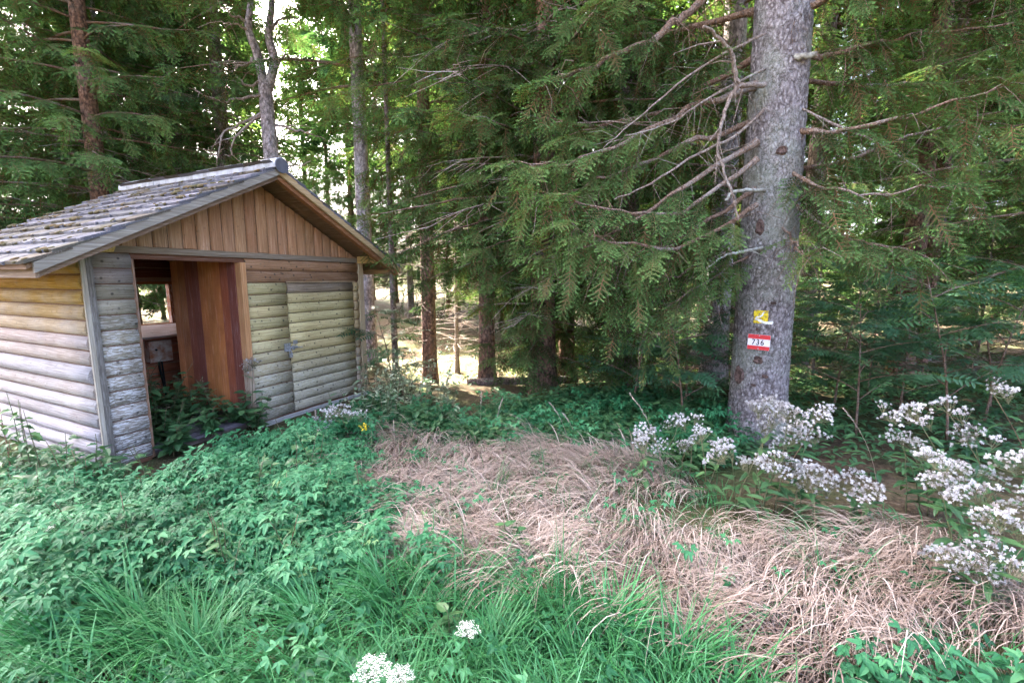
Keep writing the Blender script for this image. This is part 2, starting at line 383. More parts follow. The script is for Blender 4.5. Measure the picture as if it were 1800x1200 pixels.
hr = random.Random(21)
def lerp3(a, b, t): return tuple(a[i] + (b[i] - a[i]) * t for i in range(3))
def jit(c, s=0.08): k = 1 + hr.uniform(-s, s); return tuple(max(0, v * k * (1 + hr.uniform(-s * .3, s * .3))) for v in c)

# walls: backing panels with the openings left free, planks as sub-parts
DOOR0, DOOR1, DTOP = 0.33, 1.39, 1.875
W_TOP = 1.93
fw = MB(); fw.box(0.0, DOOR0, 0.003, 0.05, 0.0, W_TOP); fw.box(DOOR0, DOOR1, 0.003, 0.05, DTOP, W_TOP); fw.box(DOOR1, HW, 0.003, 0.05, 0.0, W_TOP)
front = obj('front_wall', fw.mesh('front_wall', M['inner']), HUT, color=(0.16, 0.07, 0.04))
ROW = 0.1345; NROW = 14
GREEN = (0.47, 0.395, 0.20); GREY = (0.34, 0.305, 0.215); BROWN = (0.30, 0.17, 0.09)
def front_row(i, x0, x1, col, alpha, lift=0.0):
    z = 0.04 + i * ROW
    o = obj('siding_plank', log_mesh(x1 - x0, ROW, 0.024, M['siding'], 'f'), front, loc=(x0, -0.001 - lift + hr.uniform(-.002, .002), z), color=jit(col, 0.06) + (alpha,))
    return o
for i in range(NROW):
    t = i / (NROW - 1)
    # strip between the corner and the doorway: grey, peeling
    c = lerp3((0.24, 0.205, 0.18), (0.31, 0.275, 0.19), t) if i < 12 else (0.26, 0.22, 0.19)
    front_row(i, 0.047, DOOR0 - 0.002, c, 0.95 - 0.9 * sstep(0.5, 0.85, t))
    # between the doorway and the store door
    c = BROWN if i >= 12 else lerp3(GREY, GREEN, sstep(0.15, 0.55, t))
    al = 0.35 * (1 - sstep(0.25, 0.5, t))
    if i >= 12:
        front_row(i, DOOR1 + 0.002, HW - 0.06, c, 0.0)
    else:
        front_row(i, DOOR1 + 0.002, 1.892, c, al)
        front_row(i, 2.985, HW - 0.06, lerp3(c, BROWN, 0.45), al)
# lintel board over everything and the gable
boxpart('lintel', HUT, (0.075, HW + 0.02, -0.034, 0.0, 1.925, 1.985), M['trim'], (0.26, 0.20, 0.14))
gb = MB(); V = [(0, 0.003, 1.935), (HW, 0.003, 1.935), (HW, 0.003, roof_z(HW) - .06), (RX, 0.003, RZ - 0.06), (0, 0.003, roof_z(0) - .06)]
V += [(x, 0.04, z) for x, y, z in V]
gb.add(V, [(0,1,2),(0,2,3),(0,3,4),(5,7,6),(5,8,7),(5,9,8),(0,5,6),(0,6,1),(1,6,7),(1,7,2),(2,7,8),(2,8,3),(3,8,9),(3,9,4),(4,9,5),(4,5,0)])
gable = obj('gable', gb.mesh('gable', M['gable']), HUT, color=(0.12, 0.07, 0.04))
nb = 24; bw = HW / nb
for i in range(nb):
    x0, x1 = i * bw + 0.003, (i + 1) * bw - 0.003; xm = (x0 + x1) / 2
    z0 = 1.982 + hr.uniform(0.0, 0.010)
    prof = [(x0, 0.0), (x0 + .012, -0.016), (x0 + bw * .3, -0.021), (x1 - bw * .3, -0.021), (x1 - .012, -0.016), (x1, 0.0)]
    V = []
    for x, y in prof:
        V += [(x, y, z0), (x, y, min(roof_z(x), RZ - .01) - 0.065)]
    F = []
    for j in range(5): a = 2 * j; F += [(a, a + 2, a + 3), (a, a + 3, a + 1)]
    for j in range(1, 5): F += [(0, 2 * j + 2, 2 * j)] if j < 5 else []
    t = abs(xm - RX) / 1.6
    o = obj('gable_board', mesh_np('gable_board', np.array(V) - np.array((xm, 0, 0)), F, M['gable']), gable, loc=(xm, -0.002 - hr.uniform(0, .003), 0), color=jit(lerp3((0.46, 0.235, 0.115), (0.40, 0.255, 0.15), min(1, t + hr.uniform(-.3, .3)) if xm < RX else hr.uniform(0, .25)), 0.10))

# left side wall: half logs, honey-coloured under the eave, silvered below
lw = MB(); lw.box(0.003, 0.05, 0.052, HD, 0.0, 1.99); left = obj('left_wall', lw.mesh('left_wall', M['inner']), HUT, color=(0.16, 0.07, 0.04))
cols_l = [(0.45, 0.40, 0.39), (0.43, 0.38, 0.37), (0.45, 0.39, 0.37), (0.40, 0.34, 0.31), (0.45, 0.385, 0.345), (0.42, 0.35, 0.30), (0.50, 0.45, 0.42), (0.44, 0.35, 0.28),
          (0.43, 0.34, 0.28), (0.50, 0.36, 0.22), (0.54, 0.36, 0.15), (0.56, 0.35, 0.10), (0.58, 0.345, 0.07), (0.58, 0.335, 0.06), (0.56, 0.32, 0.05)]
for i in range(15):
    h = 0.131 if i != 6 else 0.165
    z = 0.0 + i * 0.131 + (0.034 if i > 6 else 0)
    if z + h > 1.995: h = 1.995 - z
    if h < 0.03: continue
    # plank local X runs along the wall from back to front; bulge faces outwards (-X of the hut)
    obj('log_plank', log_mesh(HD - 0.02, h, 0.042 if i != 6 else 0.06, M['logs'], 'l'), left, loc=(-0.001, HD, z), rot=(0, 0, -R(90)), color=jit(cols_l[i], 0.04))
# right and back walls
rw = MB(); rw.box(HW - 0.05, HW - 0.003, 0.052, HD - .052, 0.0, 1.99); right = obj('right_wall', rw.mesh('right_wall', M['inner']), HUT, color=(0.16, 0.07, 0.04))
for i in range(14):
    obj('log_plank', log_mesh(HD - 0.02, ROW, 0.024, M['logs'], 'r'), right, loc=(HW + 0.001, 0.0, 0.03 + i * ROW), rot=(0, 0, R(90)), color=jit((0.30, 0.22, 0.15), 0.1))
WX0, WX1, WZ0, WZ1 = 0.72, 1.78, 1.06, 1.66
bk = MB(); bk.box(0.0, WX0, HD - .05, HD - .003, 0, 1.99); bk.box(WX1, HW, HD - .05, HD - .003, 0, 1.99); bk.box(WX0, WX1, HD - .05, HD - .003, 0, WZ0); bk.box(WX0, WX1, HD - .05, HD - .003, WZ1, 1.99)
V = [(0, HD - .05, 1.99), (HW, HD - .05, 1.99), (RX, HD - .05, RZ - .1)]; V += [(x, HD - .003, z) for x, y, z in V]
bk.add(V, [(0,1,2),(3,5,4),(0,3,4),(0,4,1),(1,4,5),(1,5,2),(2,5,3),(2,3,0)])
back = obj('back_wall', bk.mesh('back_wall', M['logs']), HUT, color=(0.30, 0.24, 0.18))
INNER = (0.44, 0.16, 0.085)
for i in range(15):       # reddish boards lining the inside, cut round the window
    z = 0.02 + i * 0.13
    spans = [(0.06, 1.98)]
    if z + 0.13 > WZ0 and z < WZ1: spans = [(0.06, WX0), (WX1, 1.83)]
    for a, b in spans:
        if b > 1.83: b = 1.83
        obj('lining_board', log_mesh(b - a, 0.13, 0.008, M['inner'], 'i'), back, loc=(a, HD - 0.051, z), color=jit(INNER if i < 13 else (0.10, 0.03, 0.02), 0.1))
for b in ((WX0, WX1, HD - .075, HD - .002, WZ0 - .0, WZ0 + .035), (WX0, WX1, HD - .075, HD - .002, WZ1 - .035, WZ1), (WX0, WX0 + .04, HD - .078, HD - .001, WZ0 + .035, WZ1 - .035), (WX1 - .045, WX1, HD - .078, HD - .001, WZ0 + .035, WZ1 - .035)):
    boxpart('window_frame', back, b, M['trimz'] if b[1] - b[0] < .1 else M['trim'], (0.36, 0.14, 0.06))
# partition between the two rooms
pt = MB(); pt.box(1.84, 1.88, 0.052, HD - .052, 0.0, 1.99); part = obj('partition_wall', pt.mesh('partition_wall', M['inner']), HUT, color=(0.2, 0.08, 0.04))
for i in range(15):
    obj('lining_board', log_mesh(HD - 0.12, 0.13, 0.008, M['inner'], 'p'), part, loc=(1.839, HD - .06, 0.02 + i * 0.13), rot=(0, 0, -R(90)), color=jit((0.42, 0.19, 0.10) if i > 7 else INNER, 0.1))
# ceiling boards above the room
boxpart('ceiling', HUT, (0.055, HW - .055, 0.055, HD - .055, 1.995, 2.02), M['trim'], (0.15, 0.06, 0.035))

# frames and corner trim
def zpost(name, b, col): return boxpart(name, HUT, b, M['trimz'], col)
zpost('corner_trim', (0.0, 0.045, -0.036, -0.001, 0.0, 1.96), (0.17, 0.15, 0.13) + (0.25,))
zpost('corner_trim', (-0.034, -0.001, -0.034, -0.012, 0.0, 1.99), (0.40, 0.35, 0.28) + (0.2,))
zpost('corner_trim', (HW - 0.058, HW + 0.03, -0.038, 0.0, 0.0, 1.925), (0.40, 0.30, 0.18) + (0.1,))
zpost('door_jamb', (DOOR1 - 0.062, DOOR1, -0.030, 0.10, 0.80, DTOP), (0.44, 0.225, 0.10) + (0.0,))
zpost('door_jamb', (DOOR1 - 0.060, DOOR1 - .001, -0.028, 0.10, 0.02, 0.798), (0.36, 0.26, 0.18) + (0.3,))
zpost('door_jamb', (DOOR0, DOOR0 + 0.03, 0.004, 0.10, 0.02, DTOP), (0.22, 0.12, 0.07) + (0.2,))
boxpart('sill', HUT, (1.40, HW, -0.075, -0.026, -0.02, 0.038), M['trim'], (0.40, 0.39, 0.38))
for x in (-0.01, HW - 0.08):
    bm = MB(); z0, z1 = 1.915, 2.01
    prof = [(-0.36, z0 + .035), (-0.325, z0), (-0.039, z0), (-0.039, z1), (-0.36, z1)]
    V = [(x, y, z) for y, z in prof] + [(x + .085, y, z) for y, z in prof]
    bm.add(V, [(0,1,2),(0,2,3),(0,3,4),(5,7,6),(5,8,7),(5,9,8)] + [t for j in range(5) for t in ((j, (j+1) % 5 + 5, (j+1) % 5), (j, j + 5, (j+1) % 5 + 5))])
    obj('wall_plate_beam', bm.mesh('wall_plate_beam', M['trimy']), HUT, color=(0.56, 0.36, 0.13))

# store door in the right half
sdoor = obj('store_door', MB().box(1.90, 2.978, 0.0008, 0.0024, 0.045, 1.655).mesh('store_door', M['inner']), HUT, color=(0.12, 0.09, 0.06))
for i in range(13):
    z0 = 0.05 + i * 0.123; t = i / 12
    c = lerp3((0.35, 0.31, 0.21), (0.51, 0.425, 0.21), sstep(0.2, 0.5, t)) if i < 12 else (0.25, 0.19, 0.13)
    obj('siding_plank', log_mesh(1.068, 0.123, 0.024, M['siding'], 'd'), sdoor, loc=(1.905, -0.002, z0), color=jit(c, 0.05) + (0.25 * (1 - sstep(0.2, 0.5, t)),))
boxpart('drip_strip', HUT, (1.88, 3.0, -0.040, -0.026, 1.652, 1.668), M['trim'], (0.40, 0.28, 0.16))
hp = MB(); hp.box(1.80, 1.885, -0.034, -0.028, 0.82, 0.92); hp.box(1.885, 1.985, -0.036, -0.031, 0.845, 0.875); hp.box(1.905, 1.925, -0.062, -0.036, 0.835, 0.885)
obj('hasp', hp.mesh('hasp', M['galv']), HUT)
pl = MB(); pl.box(1.842, 1.885, -0.066, -0.046, 0.745, 0.795); pl.tube([(1.85, -0.056, .79), (1.85, -0.056, .825), (1.863, -0.056, .84), (1.877, -0.056, .825), (1.877, -0.056, .79)], 0.005, 6)
obj('padlock', pl.mesh('padlock', M['galv']), HUT)
sq = MB(); sq.box(1.93, 1.99, -0.032, -0.027, 0.90, 0.945); sq.tube([(1.96, -.03, .86), (1.96, -.075, .86), (2.02, -.075, .855)], 0.008, 6); obj('door_pull', sq.mesh('door_pull', M['galv']), HUT)

# room door, swung open inwards: upright stained planks
idoor = empty('room_door', (DOOR1 - 0.064, 0.06, 0.0), R(-84 + 180), HUT)
pc = [(0.40, 0.15, 0.06), (0.42, 0.155, 0.06), (0.48, 0.17, 0.055), (0.52, 0.19, 0.06), (0.24, 0.075, 0.045), (0.20, 0.062, 0.045), (0.32, 0.09, 0.045), (0.46, 0.17, 0.06), (0.44, 0.16, 0.06)]
wd = 1.0 / 9
order = [5, 6, 2, 3, 2, 5, 4, 0, 1]
for i in range(9):
    me = MB().box(0.0003, wd - 0.0003, -0.015, 0.012 + 0.0004 * (i % 2), 0.17 + hr.uniform(0, .015), 1.90).mesh('door_plank', M['stain'])
    obj('door_plank', me, idoor, loc=(i * wd, 0, 0), color=jit(pc[order[i]], 0.05))
for z in (0.45, 1.5):
    o = boxpart('ledge', idoor, (0.05, 0.95, -0.035, -0.016, z, z + .1), M['trim'], (0.30, 0.12, 0.06))
# floor: grey rotten boards, some shifted
floor = obj('floor', MB().box(0.056, 1.835, 0.056, HD - .056, -0.02, 0.05).mesh('floor', M['trim']), HUT, color=(0.15, 0.12, 0.10))
for i in range(1, 13):
    w = hr.uniform(.105, .14); y = -0.14 + i * 0.152 + hr.uniform(-.012, .012)
    x0 = 0.345 if y < 0.1 else 0.08
    x1 = 1.32 if y < 0.1 else 1.80
    boxpart('floor_plank', floor, (0, x1 - x0, 0, w, 0.056, 0.085 + hr.uniform(0, .012)), M['trim'], jit((0.22, 0.21, 0.21), 0.35), rot=(R(hr.uniform(-3, 3)), R(hr.uniform(-.8, .8)), R(hr.uniform(-1.6, 1.6))), loc=(x0, y, 0))

# roof
deck = MB()
th = 0.035
for sgn, xe in ((-1, EL), (1, ER)):
    zt = roof_z(xe)
    V = [(RX, YF + .02, RZ), (RX, YB - .02, RZ), (xe, YB - .02, zt), (xe, YF + .02, zt)]; V += [(x, y, z - th) for x, y, z in V]
    F = [(0,2,1),(0,3,2),(4,5,6),(4,6,7),(0,4,7),(0,7,3),(1,2,6),(1,6,5),(2,3,7),(2,7,6)]
    deck.add(V, F)
roof = obj('roof', deck.mesh('roof', M['trimy']), HUT, color=(0.17, 0.10, 0.06))
ang = math.atan(TAN)
def slope_mesh(name, w, l, t, mat, seed, rag=0.006):
    """shingle: width along Y, running up the slope +X from its lower edge, thickness t, ragged lower edge"""
    r = random.Random(seed); n = 5; V = []; F = []
    for i in range(n + 1):
        y = w * i / n; e = r.uniform(-rag, rag)
        V += [(e, y, 0), (l, y, 0), (e + .002, y, t * r.uniform(.85, 1.15)), (l, y, t * .5)]
    for i in range(n):
        a = 4 * i; b = a + 4
        F += [(a, a+2, b+2), (a, b+2, b), (a+2, a+3, b+3), (a+2, b+3, b+2), (a, b, b+1), (a, b+1, a+1)]
    e = 4 * n; F += [(0, 1, 3), (0, 3, 2), (e, e+2, e+3), (e, e+3, e+1)]
    return mesh_np(name, V, F, mat)
SW, SL = 0.292, 0.30
shv = [slope_mesh('shingle', SW - .006, SL, 0.022, M['slate'], s, .012) for s in range(5)]
shh = [slope_mesh('shingle', SW / 2 - .006, SL, 0.022, M['slate'], s, .012) for s in range(3)]
edge_pts = []
for sgn, xe in ((-1, EL), (1, ER)):
    slen = abs(xe - RX) / math.cos(ang) + 0.03; nrow = 12; ex = slen / nrow
    for rrow in range(nrow):
        s0 = slen - 0.035 * 0 - (rrow + 1) * 0 - rrow * ex     # distance from the ridge down to the lower edge
        y = YF - 0.015; k = 0
        half = rrow % 2
        while y < YB - 0.05:
            use_half = half and k == 0
            w = SW / 2 if use_half else SW
            if y + w > YB + 0.05:
                w = SW / 2; use_half = True
                if y + w > YB + 0.08: break
            dx = (s0) * math.cos(ang); xz = RZ - s0 * math.sin(ang)
            c = jit(lerp3((0.075, 0.072, 0.09), (0.175, 0.172, 0.20), hr.random()), 0.10)
            if hr.random() < 0.2: c = jit((0.085, 0.07, 0.055), 0.1)
            tilt = hr.uniform(-.010, .012); yaw = hr.uniform(-.012, .012); lift = 0.010 + hr.uniform(0, .004)
            me = (shh if use_half else shv)[hr.randrange(3)]
            o = obj('shingle', me, roof, color=c)
            if sgn < 0:
                o.location = (RX - dx, y, xz + lift); o.rotation_euler = (0, -(ang - 0.075 + tilt), yaw)
            else:
                o.location = (RX + dx, y + w - 0.003, xz + lift); o.rotation_euler = (0, -(ang - 0.075 + tilt), math.pi + yaw)
            if sgn < 0: edge_pts.append((RX - dx, y, xz + lift, w, ang))
            y += w; k += 1
# moss cushions along the shingle edges
def ico(seed, sub=2):
    import bmesh
    bm = bmesh.new(); bmesh.ops.create_icosphere(bm, subdivisions=sub, radius=1.0)
    r = random.Random(seed); o = r.uniform(0, 50)
    V = np.array([(v.co * (1 + 0.35 * mnoise.noise(v.co * 1.7 + Vector((o, o, o)))))[:] for v in bm.verts])
    bm.verts.index_update(); F = np.array([[v.index for v in f.verts] for f in bm.faces]); bm.free()
    return V, F, np.zeros(len(V))
blobs = [ico(i) for i in range(3)]
T, S, Dn, Nn, rr = [], [], [], [], []
mr = random.Random(5)
for (x, y, z, w, a) in edge_pts:
    n = 0 if mr.random() < 0.25 else mr.randrange(2, 7)
    boost = 0.8 + 1.3 * max(0, mnoise.noise((x * 1.6, y * 1.6, 4.0)))
    for _ in range(int(n * boost)):
        up = mr.uniform(-.015, .05); sz = mr.uniform(.007, .017) * boost
        T.append((x + up * math.cos(a), y + mr.uniform(0, w), z + up * math.sin(a) + 0.020)); S.append((sz * mr.uniform(1, 1.9), sz * mr.uniform(1.0, 2.0), sz * .75))
        Dn.append((math.cos(a), mr.uniform(-.6, .6), math.sin(a))); Nn.append((-math.sin(a), 0, math.cos(a))); rr.append(mr.random())
V, F, A, Rr = scatter(blobs[0], T, frames(Dn, Nn), np.array(S), rr)
tag(obj('moss', mesh_np('moss', V, F, M['moss'], {'rnd': Rr}, smooth=True), roof), kind='stuff')
# bargeboards and rafters at the front
def rake(name, x_hi, x_lo, y0, y1, top, hgt, col, mat='trim'):
    """board following the roof slope from the ridge side to the eave"""
    bm = MB(); V = []
    for y in (y0, y1):
        V += [(x_hi, y, roof_z(x_hi) - top), (x_lo, y, roof_z(x_lo) - top), (x_lo, y, roof_z(x_lo) - top - hgt), (x_hi, y, roof_z(x_hi) - top - hgt)]
    bm.add(V, [(0,1,2),(0,2,3),(4,6,5),(4,7,6),(0,4,5),(0,5,1),(3,2,6),(3,6,7),(0,3,7),(0,7,4),(1,5,6),(1,6,2)])
    return obj(name, bm.mesh(name, M[mat]), roof, color=col)
rake('bargeboard', RX - .001, EL + .03, YF - .010, YF + .018, 0.002, 0.075, (0.33, 0.29, 0.24))
rake('bargeboard', RX + .001, ER - .02, YF - .010, YF + .018, 0.002, 0.075, (0.42, 0.29, 0.15))
rake('rafter', RX - .001, EL + .05, YF + .030, YF + .10, 0.038, 0.085, (0.18, 0.12, 0.08))
rake('rafter', RX + .001, ER - .05, YF + .030, YF + .10, 0.038, 0.085, (0.26, 0.115, 0.05))
rake('rafter', RX - .001, 0.08, 0.06, .12, 0.038, 0.085, (0.2, 0.11, 0.06)); rake('rafter', RX + .001, HW - .06, 0.06, .12, 0.038, 0.085, (0.2, 0.11, 0.06))
for x, c in ((EL + .04, (0.22, 0.15, 0.10)), (ER - .06, (0.36, 0.22, 0.10))):
    boxpart('eave_board', roof, (x, x + .022, YF + .02, YB - .03, roof_z(x) - .115, roof_z(x + .022) - 0.040), M['trimy'], c)
for x in (0.62, 2.42): boxpart('purlin', roof, (x, x + .07, 0.06, YB - .1, roof_z(x) - .165, roof_z(x) - .082), M['trimy'], (0.26, 0.14, 0.07))
# half-round ridge caps with a flat end disc
rz0 = RZ + 0.008; rr_ = 0.078
ysegs = [YF - .045, YF + .26, YF + .50, YF + 1.35, YF + 2.2, YB + .04]
for i in range(5):
    y0, y1 = ysegs[i], ysegs[i + 1]; rad = rr_ + (0.006 if i % 2 == 0 else 0.0); n = 12; V = []; F = []
    if i: y0 -= 0.04
    for y in (y0, y1):
        for r2 in (rad, rad - .008):
            for j in range(n + 1):
                a = math.pi * (-0.10 + 1.20 * j / n); V.append((RX + r2 * math.cos(a), y, rz0 + r2 * math.sin(a)))
    m = n + 1
    for j in range(n):
        o0, i0, o1, i1 = j, m + j, 2 * m + j, 3 * m + j
        F += [(o0, o1 + 1, o1), (o0, o0 + 1, o1 + 1), (i0, i1, i1 + 1), (i0, i1 + 1, i0 + 1), (o0, i0 + 1, o0 + 1), (o0, i0, i0 + 1), (o1, o1 + 1, i1 + 1), (o1, i1 + 1, i1)]
    obj('ridge_cap', mesh_np('ridge_cap', V, F, M['ridge'], smooth=False), roof)
disc = MB(); n = 20; pts = [(RX + rr_ * math.cos(2 * math.pi * j / n), rz0 + rr_ * 0.95 * math.sin(2 * math.pi * j / n)) for j in range(n)]
disc.add([(x, YF - .056, z) for x, z in pts] + [(x, YF - .043, z) for x, z in pts], [(0, j, j + 1) for j in range(1, n - 1)] + [(n, n + j + 1, n + j) for j in range(1, n - 1)] + [t for j in range(n) for t in ((j, j + n, (j+1) % n + n), (j, (j+1) % n + n, (j+1) % n))])
obj('ridge_end_cap', disc.mesh('ridge_end_cap', M['capend']), roof)
sc_ = MB().box(RX - rr_ - .012, RX - rr_ + .0, YF + .34, YF + .36, rz0 + .02, rz0 + .035); obj('ridge_screw', sc_.mesh('ridge_screw', M['ink']), roof)
# tilted writing shelf under the window
sh = MB(); Mx = Matrix.Translation((0, HD - .085, 1.075)) @ Matrix.Rotation(R(20), 4, 'X')
sh.box(1.20, 1.82, -0.36, 0.0, -0.012, 0.012, M=Mx); obj('shelf', sh.mesh('shelf', M['logs']), HUT, color=(0.48, 0.38, 0.34))
# electric box inside
def hut_pt(x, y, z): return HUT.matrix_basis @ Vector((x, y, z))
eb = empty('electric_box', hut_pt(1.50, HD - .062, 0.60), R(64.7)); tag(eb, 'small rusty white electric box on the red wall inside the hut', 'electric box')
obj('case', MB().box(-.13, .13, -.12, -.001, 0, .27).mesh('case', M['boxm']), eb)
obj('lid', MB().box(-.136, .136, -.136, -.121, -.006, .276).mesh('lid', M['boxm']), eb)
kn = MB(); kn.tube([(-.06, -.137, .16), (-.06, -.150, .16)], .014, 10); obj('latch', kn.mesh('latch', M['ink']), eb)
cb = MB(); cb.tube([(0, -.06, 0), (.0, -.06, -.1), (.02, -.055, -.25), (.05, -.05, -.5)], .014, 7); cb.tube([(.03, -.06, 0), (.035, -.06, -.1), (.05, -.055, -.5)], .011, 7)
obj('cable', cb.mesh('cable', M['black']), eb)
so = empty('socket_box', hut_pt(1.20, HD - .062, 0.42), R(64.7)); tag(so, 'small white socket box low on the inner wall of the hut', 'socket')
obj('case', MB().box(-.07, .07, -.05, -.001, 0, .09).mesh('case', M['white']), so); kn = MB(); kn.tube([(.03, -.051, .045), (.03, -.056, .045)], .022, 12); obj('socket_face', kn.mesh('socket_face', M['boxm']), so)
# ------------------------------------------------------------------ spruce foliage templates
def unit(v):
    l = math.sqrt(sum(c * c for c in v)) + 1e-9; return (v[0] / l, v[1] / l, v[2] / l)
def spray(seed, L, pairs, side, nn, nlen, nw, droop, ups=True, twig_w=0.005):
    """flat branchlet along +X: an axis with side shoots, every shoot set with needles; tip = 0..1 along each shoot, -1 on the wood"""
    r = random.Random(seed); V, F, A = [], [], []
    shoots = [((0, 0, 0), (1, 0, 0), L, 1.0)]
    for i in range(pairs):
        for s in (-1, 1):
            x = L * (0.10 + 0.80 * (i + r.uniform(-.25, .25)) / pairs) + (0.03 if s > 0 else 0)
            a = R(r.uniform(38, 58)); l = side * (1 - 0.62 * x / L) * r.uniform(.75, 1.15)
            shoots.append(((x, 0, 0), (math.cos(a), s * math.sin(a), r.uniform(-.15, .12)), l, 0.8))
    def bend(p): return (p[0], p[1], p[2] - droop * (p[0] * p[0] + 0.8 * p[1] * p[1]) / L)
    for (o, d, l, _) in shoots:
        d = unit(d); sx = unit((-d[1], d[0], 0)); n = max(3, int(nn * l / L + 0.5) + 2)
        p0, p1 = o, tuple(o[k] + d[k] * l for k in range(3))
        b = len(V)
        V += [bend(tuple(p0[k] + sx[k] * twig_w for k in range(3))), bend(tuple(p0[k] - sx[k] * twig_w for k in range(3))), bend(p1)]
        F.append((b, b + 1, b + 2)); A += [-1, -1, -1]
        for i in range(n):
            t = (i + 0.6) / n; c = tuple(o[k] + d[k] * l * t for k in range(3))
            for s in (-1, 1, 0):
                if s == 0 and (not ups or i % 2): continue
                rad = (sx[0] * s, sx[1] * s, 0.35) if s else (0, 0, 1.0)
                f = r.uniform(.45, .85)
                nd = unit(tuple(d[k] * f + rad[k] * 0.8 for k in range(3))); ln = nlen * r.uniform(.75, 1.15) * (1 - .25 * t)
                b = len(V)
                V += [bend(tuple(c[k] - d[k] * nw * .5 for k in range(3))), bend(tuple(c[k] + d[k] * nw * .5 for k in range(3))), bend(tuple(c[k] + nd[k] * ln for k in range(3)))]
                F.append((b, b + 1, b + 2)); A += [t, t, t]
        # terminal tuft
        b = len(V); V += [bend(tuple(p1[k] + sx[k] * nw * .6 for k in range(3))), bend(tuple(p1[k] - sx[k] * nw * .6 for k in range(3))), bend(tuple(p1[k] + d[k] * nlen for k in range(3)))]
        F.append((b, b + 1, b + 2)); A += [1, 1, 1]
    return np.array(V, float), np.array(F, int), np.array(A, float)
SP_NEAR = [spray(i, 0.34, 5, 0.17, 10, 0.028, 0.013, 0.10) for i in range(3)]
SP_MID = [spray(10 + i, 0.42, 4, 0.22, 8, 0.046, 0.019, 0.14, ups=False) for i in range(3)]
SP_FAR = [spray(20 + i, 0.60, 3, 0.32, 4, 0.105, 0.070, 0.18, ups=False, twig_w=.008) for i in range(3)]

class Crown:
    """collects sprays and branch wood for one spruce crown (tree-local coordinates)"""
    def __init__(s, seed, sprays): s.r = random.Random(seed); s.sp = sprays; s.T = [[] for _ in sprays]; s.D = [[] for _ in sprays]; s.N = [[] for _ in sprays]; s.S = [[] for _ in sprays]; s.Q = [[] for _ in sprays]; s.wood = MB()
    def put(s, p, d, n, sc, q):
        k = s.r.randrange(len(s.sp)); s.T[k].append(p); s.D[k].append(d); s.N[k].append(n); s.S[k].append(sc); s.Q[k].append(q)
    def branchlet(s, p, d, length, step, sc, hang, q):
        """a side branch of chained sprays that droops more and more"""
        r = s.r; n = max(1, int(length / step + .5)); d = list(unit(d))
        for i in range(n):
            nrm = (r.uniform(-.5, .5), r.uniform(-.5, .5), 1.0) if abs(d[2]) < .75 else (r.uniform(-1, 1), r.uniform(-1, 1), .2)
            s.put(tuple(p), tuple(d), nrm, sc * r.uniform(.8, 1.2) * (1 - .25 * i / n), min(1, max(0, q + r.uniform(-.25, .25))))
            p = [p[k] + d[k] * step for k in range(3)]
            d = [d[0] + r.uniform(-.15, .15), d[1] + r.uniform(-.15, .15), d[2] - hang]; d = list(unit(d))
    def branch(s, z, az, length, r0, up, droop, lift, bare, step, sc, hang, side_len, dens=1.0, sides=5):
        r = s.r; ca, sa = math.cos(az), math.sin(az); n = 9; P = []
        wob = r.uniform(-.12, .12)
        for i in range(n):
            t = i / (n - 1); rad = r0 + length * t
            a = az + wob * t * t
            P.append((math.cos(a) * rad, math.sin(a) * rad, z + length * (up * t - droop * t * t + lift * t ** 3) + r.uniform(-.012, .012) * length * t))
        w0 = 0.007 + 0.0085 * length
        s.wood.tube(P, [w0 * (1 - .82 * i / (n - 1)) for i in range(n)], sides, caps=False)
        s.dress(P, length, bare, step, sc, hang, side_len, dens)
    def dress(s, P, length, bare, step, sc, hang, side_len, dens=1.0):
        r = s.r; n = len(P); m = max(2, int(length * (1 - bare) / step * dens)); q0 = r.uniform(.25, .75)
        for i in range(m + 1):
            t = bare + (1 - bare) * (i + r.uniform(-.3, .3)) / m; t = min(.999, max(0, t)); f = t * (n - 1); j = min(n - 2, int(f)); u = f - j
            p = [P[j][k] + (P[j + 1][k] - P[j][k]) * u for k in range(3)]
            d = unit([P[j + 1][k] - P[j][k] for k in range(3)])
            side = unit((-d[1], d[0], 0))
            for sg in (-1, 1):
                if r.random() > .92: continue
                l = side_len * (1.05 - .7 * t) * r.uniform(.5, 1.2) * min(1.0, .45 + length / 2.5)
                a = r.uniform(.55, 1.0); dn = r.uniform(0.1, 0.55) * (1 if hang > .15 else .4)
                s.branchlet(p, (d[0] * (1 - .3 * a) + side[0] * sg * a, d[1] * (1 - .3 * a) + side[1] * sg * a, d[2] * .6 - dn), max(l, step), step * 1.15, sc, hang, q0 + .25 * (t - .5))
            if hang > .2 and r.random() < .8:
                s.branchlet(p, (d[0] * .3 + r.uniform(-.3, .3), d[1] * .3 + r.uniform(-.3, .3), -1), side_len * r.uniform(.5, 1.1), step * 1.15, sc * .9, .1, q0 - .1)
        s.put(tuple(P[-1]), unit([P[-1][k] - P[-2][k] for k in range(3)]), (0, 0, 1), sc * 1.1, q0 + .3)
    def build(s, name, mat):
        parts = [scatter(s.sp[k], s.T[k], frames(s.D[k], s.N[k]), np.array(s.S[k]), s.Q[k]) for k in range(len(s.sp)) if s.T[k]]
        V, F, A, Q = join(parts)
        return mesh_np(name, V, F, mat, {'tip': A, 'rnd': Q}), s.wood.mesh('branches', M['branch'], smooth=True)

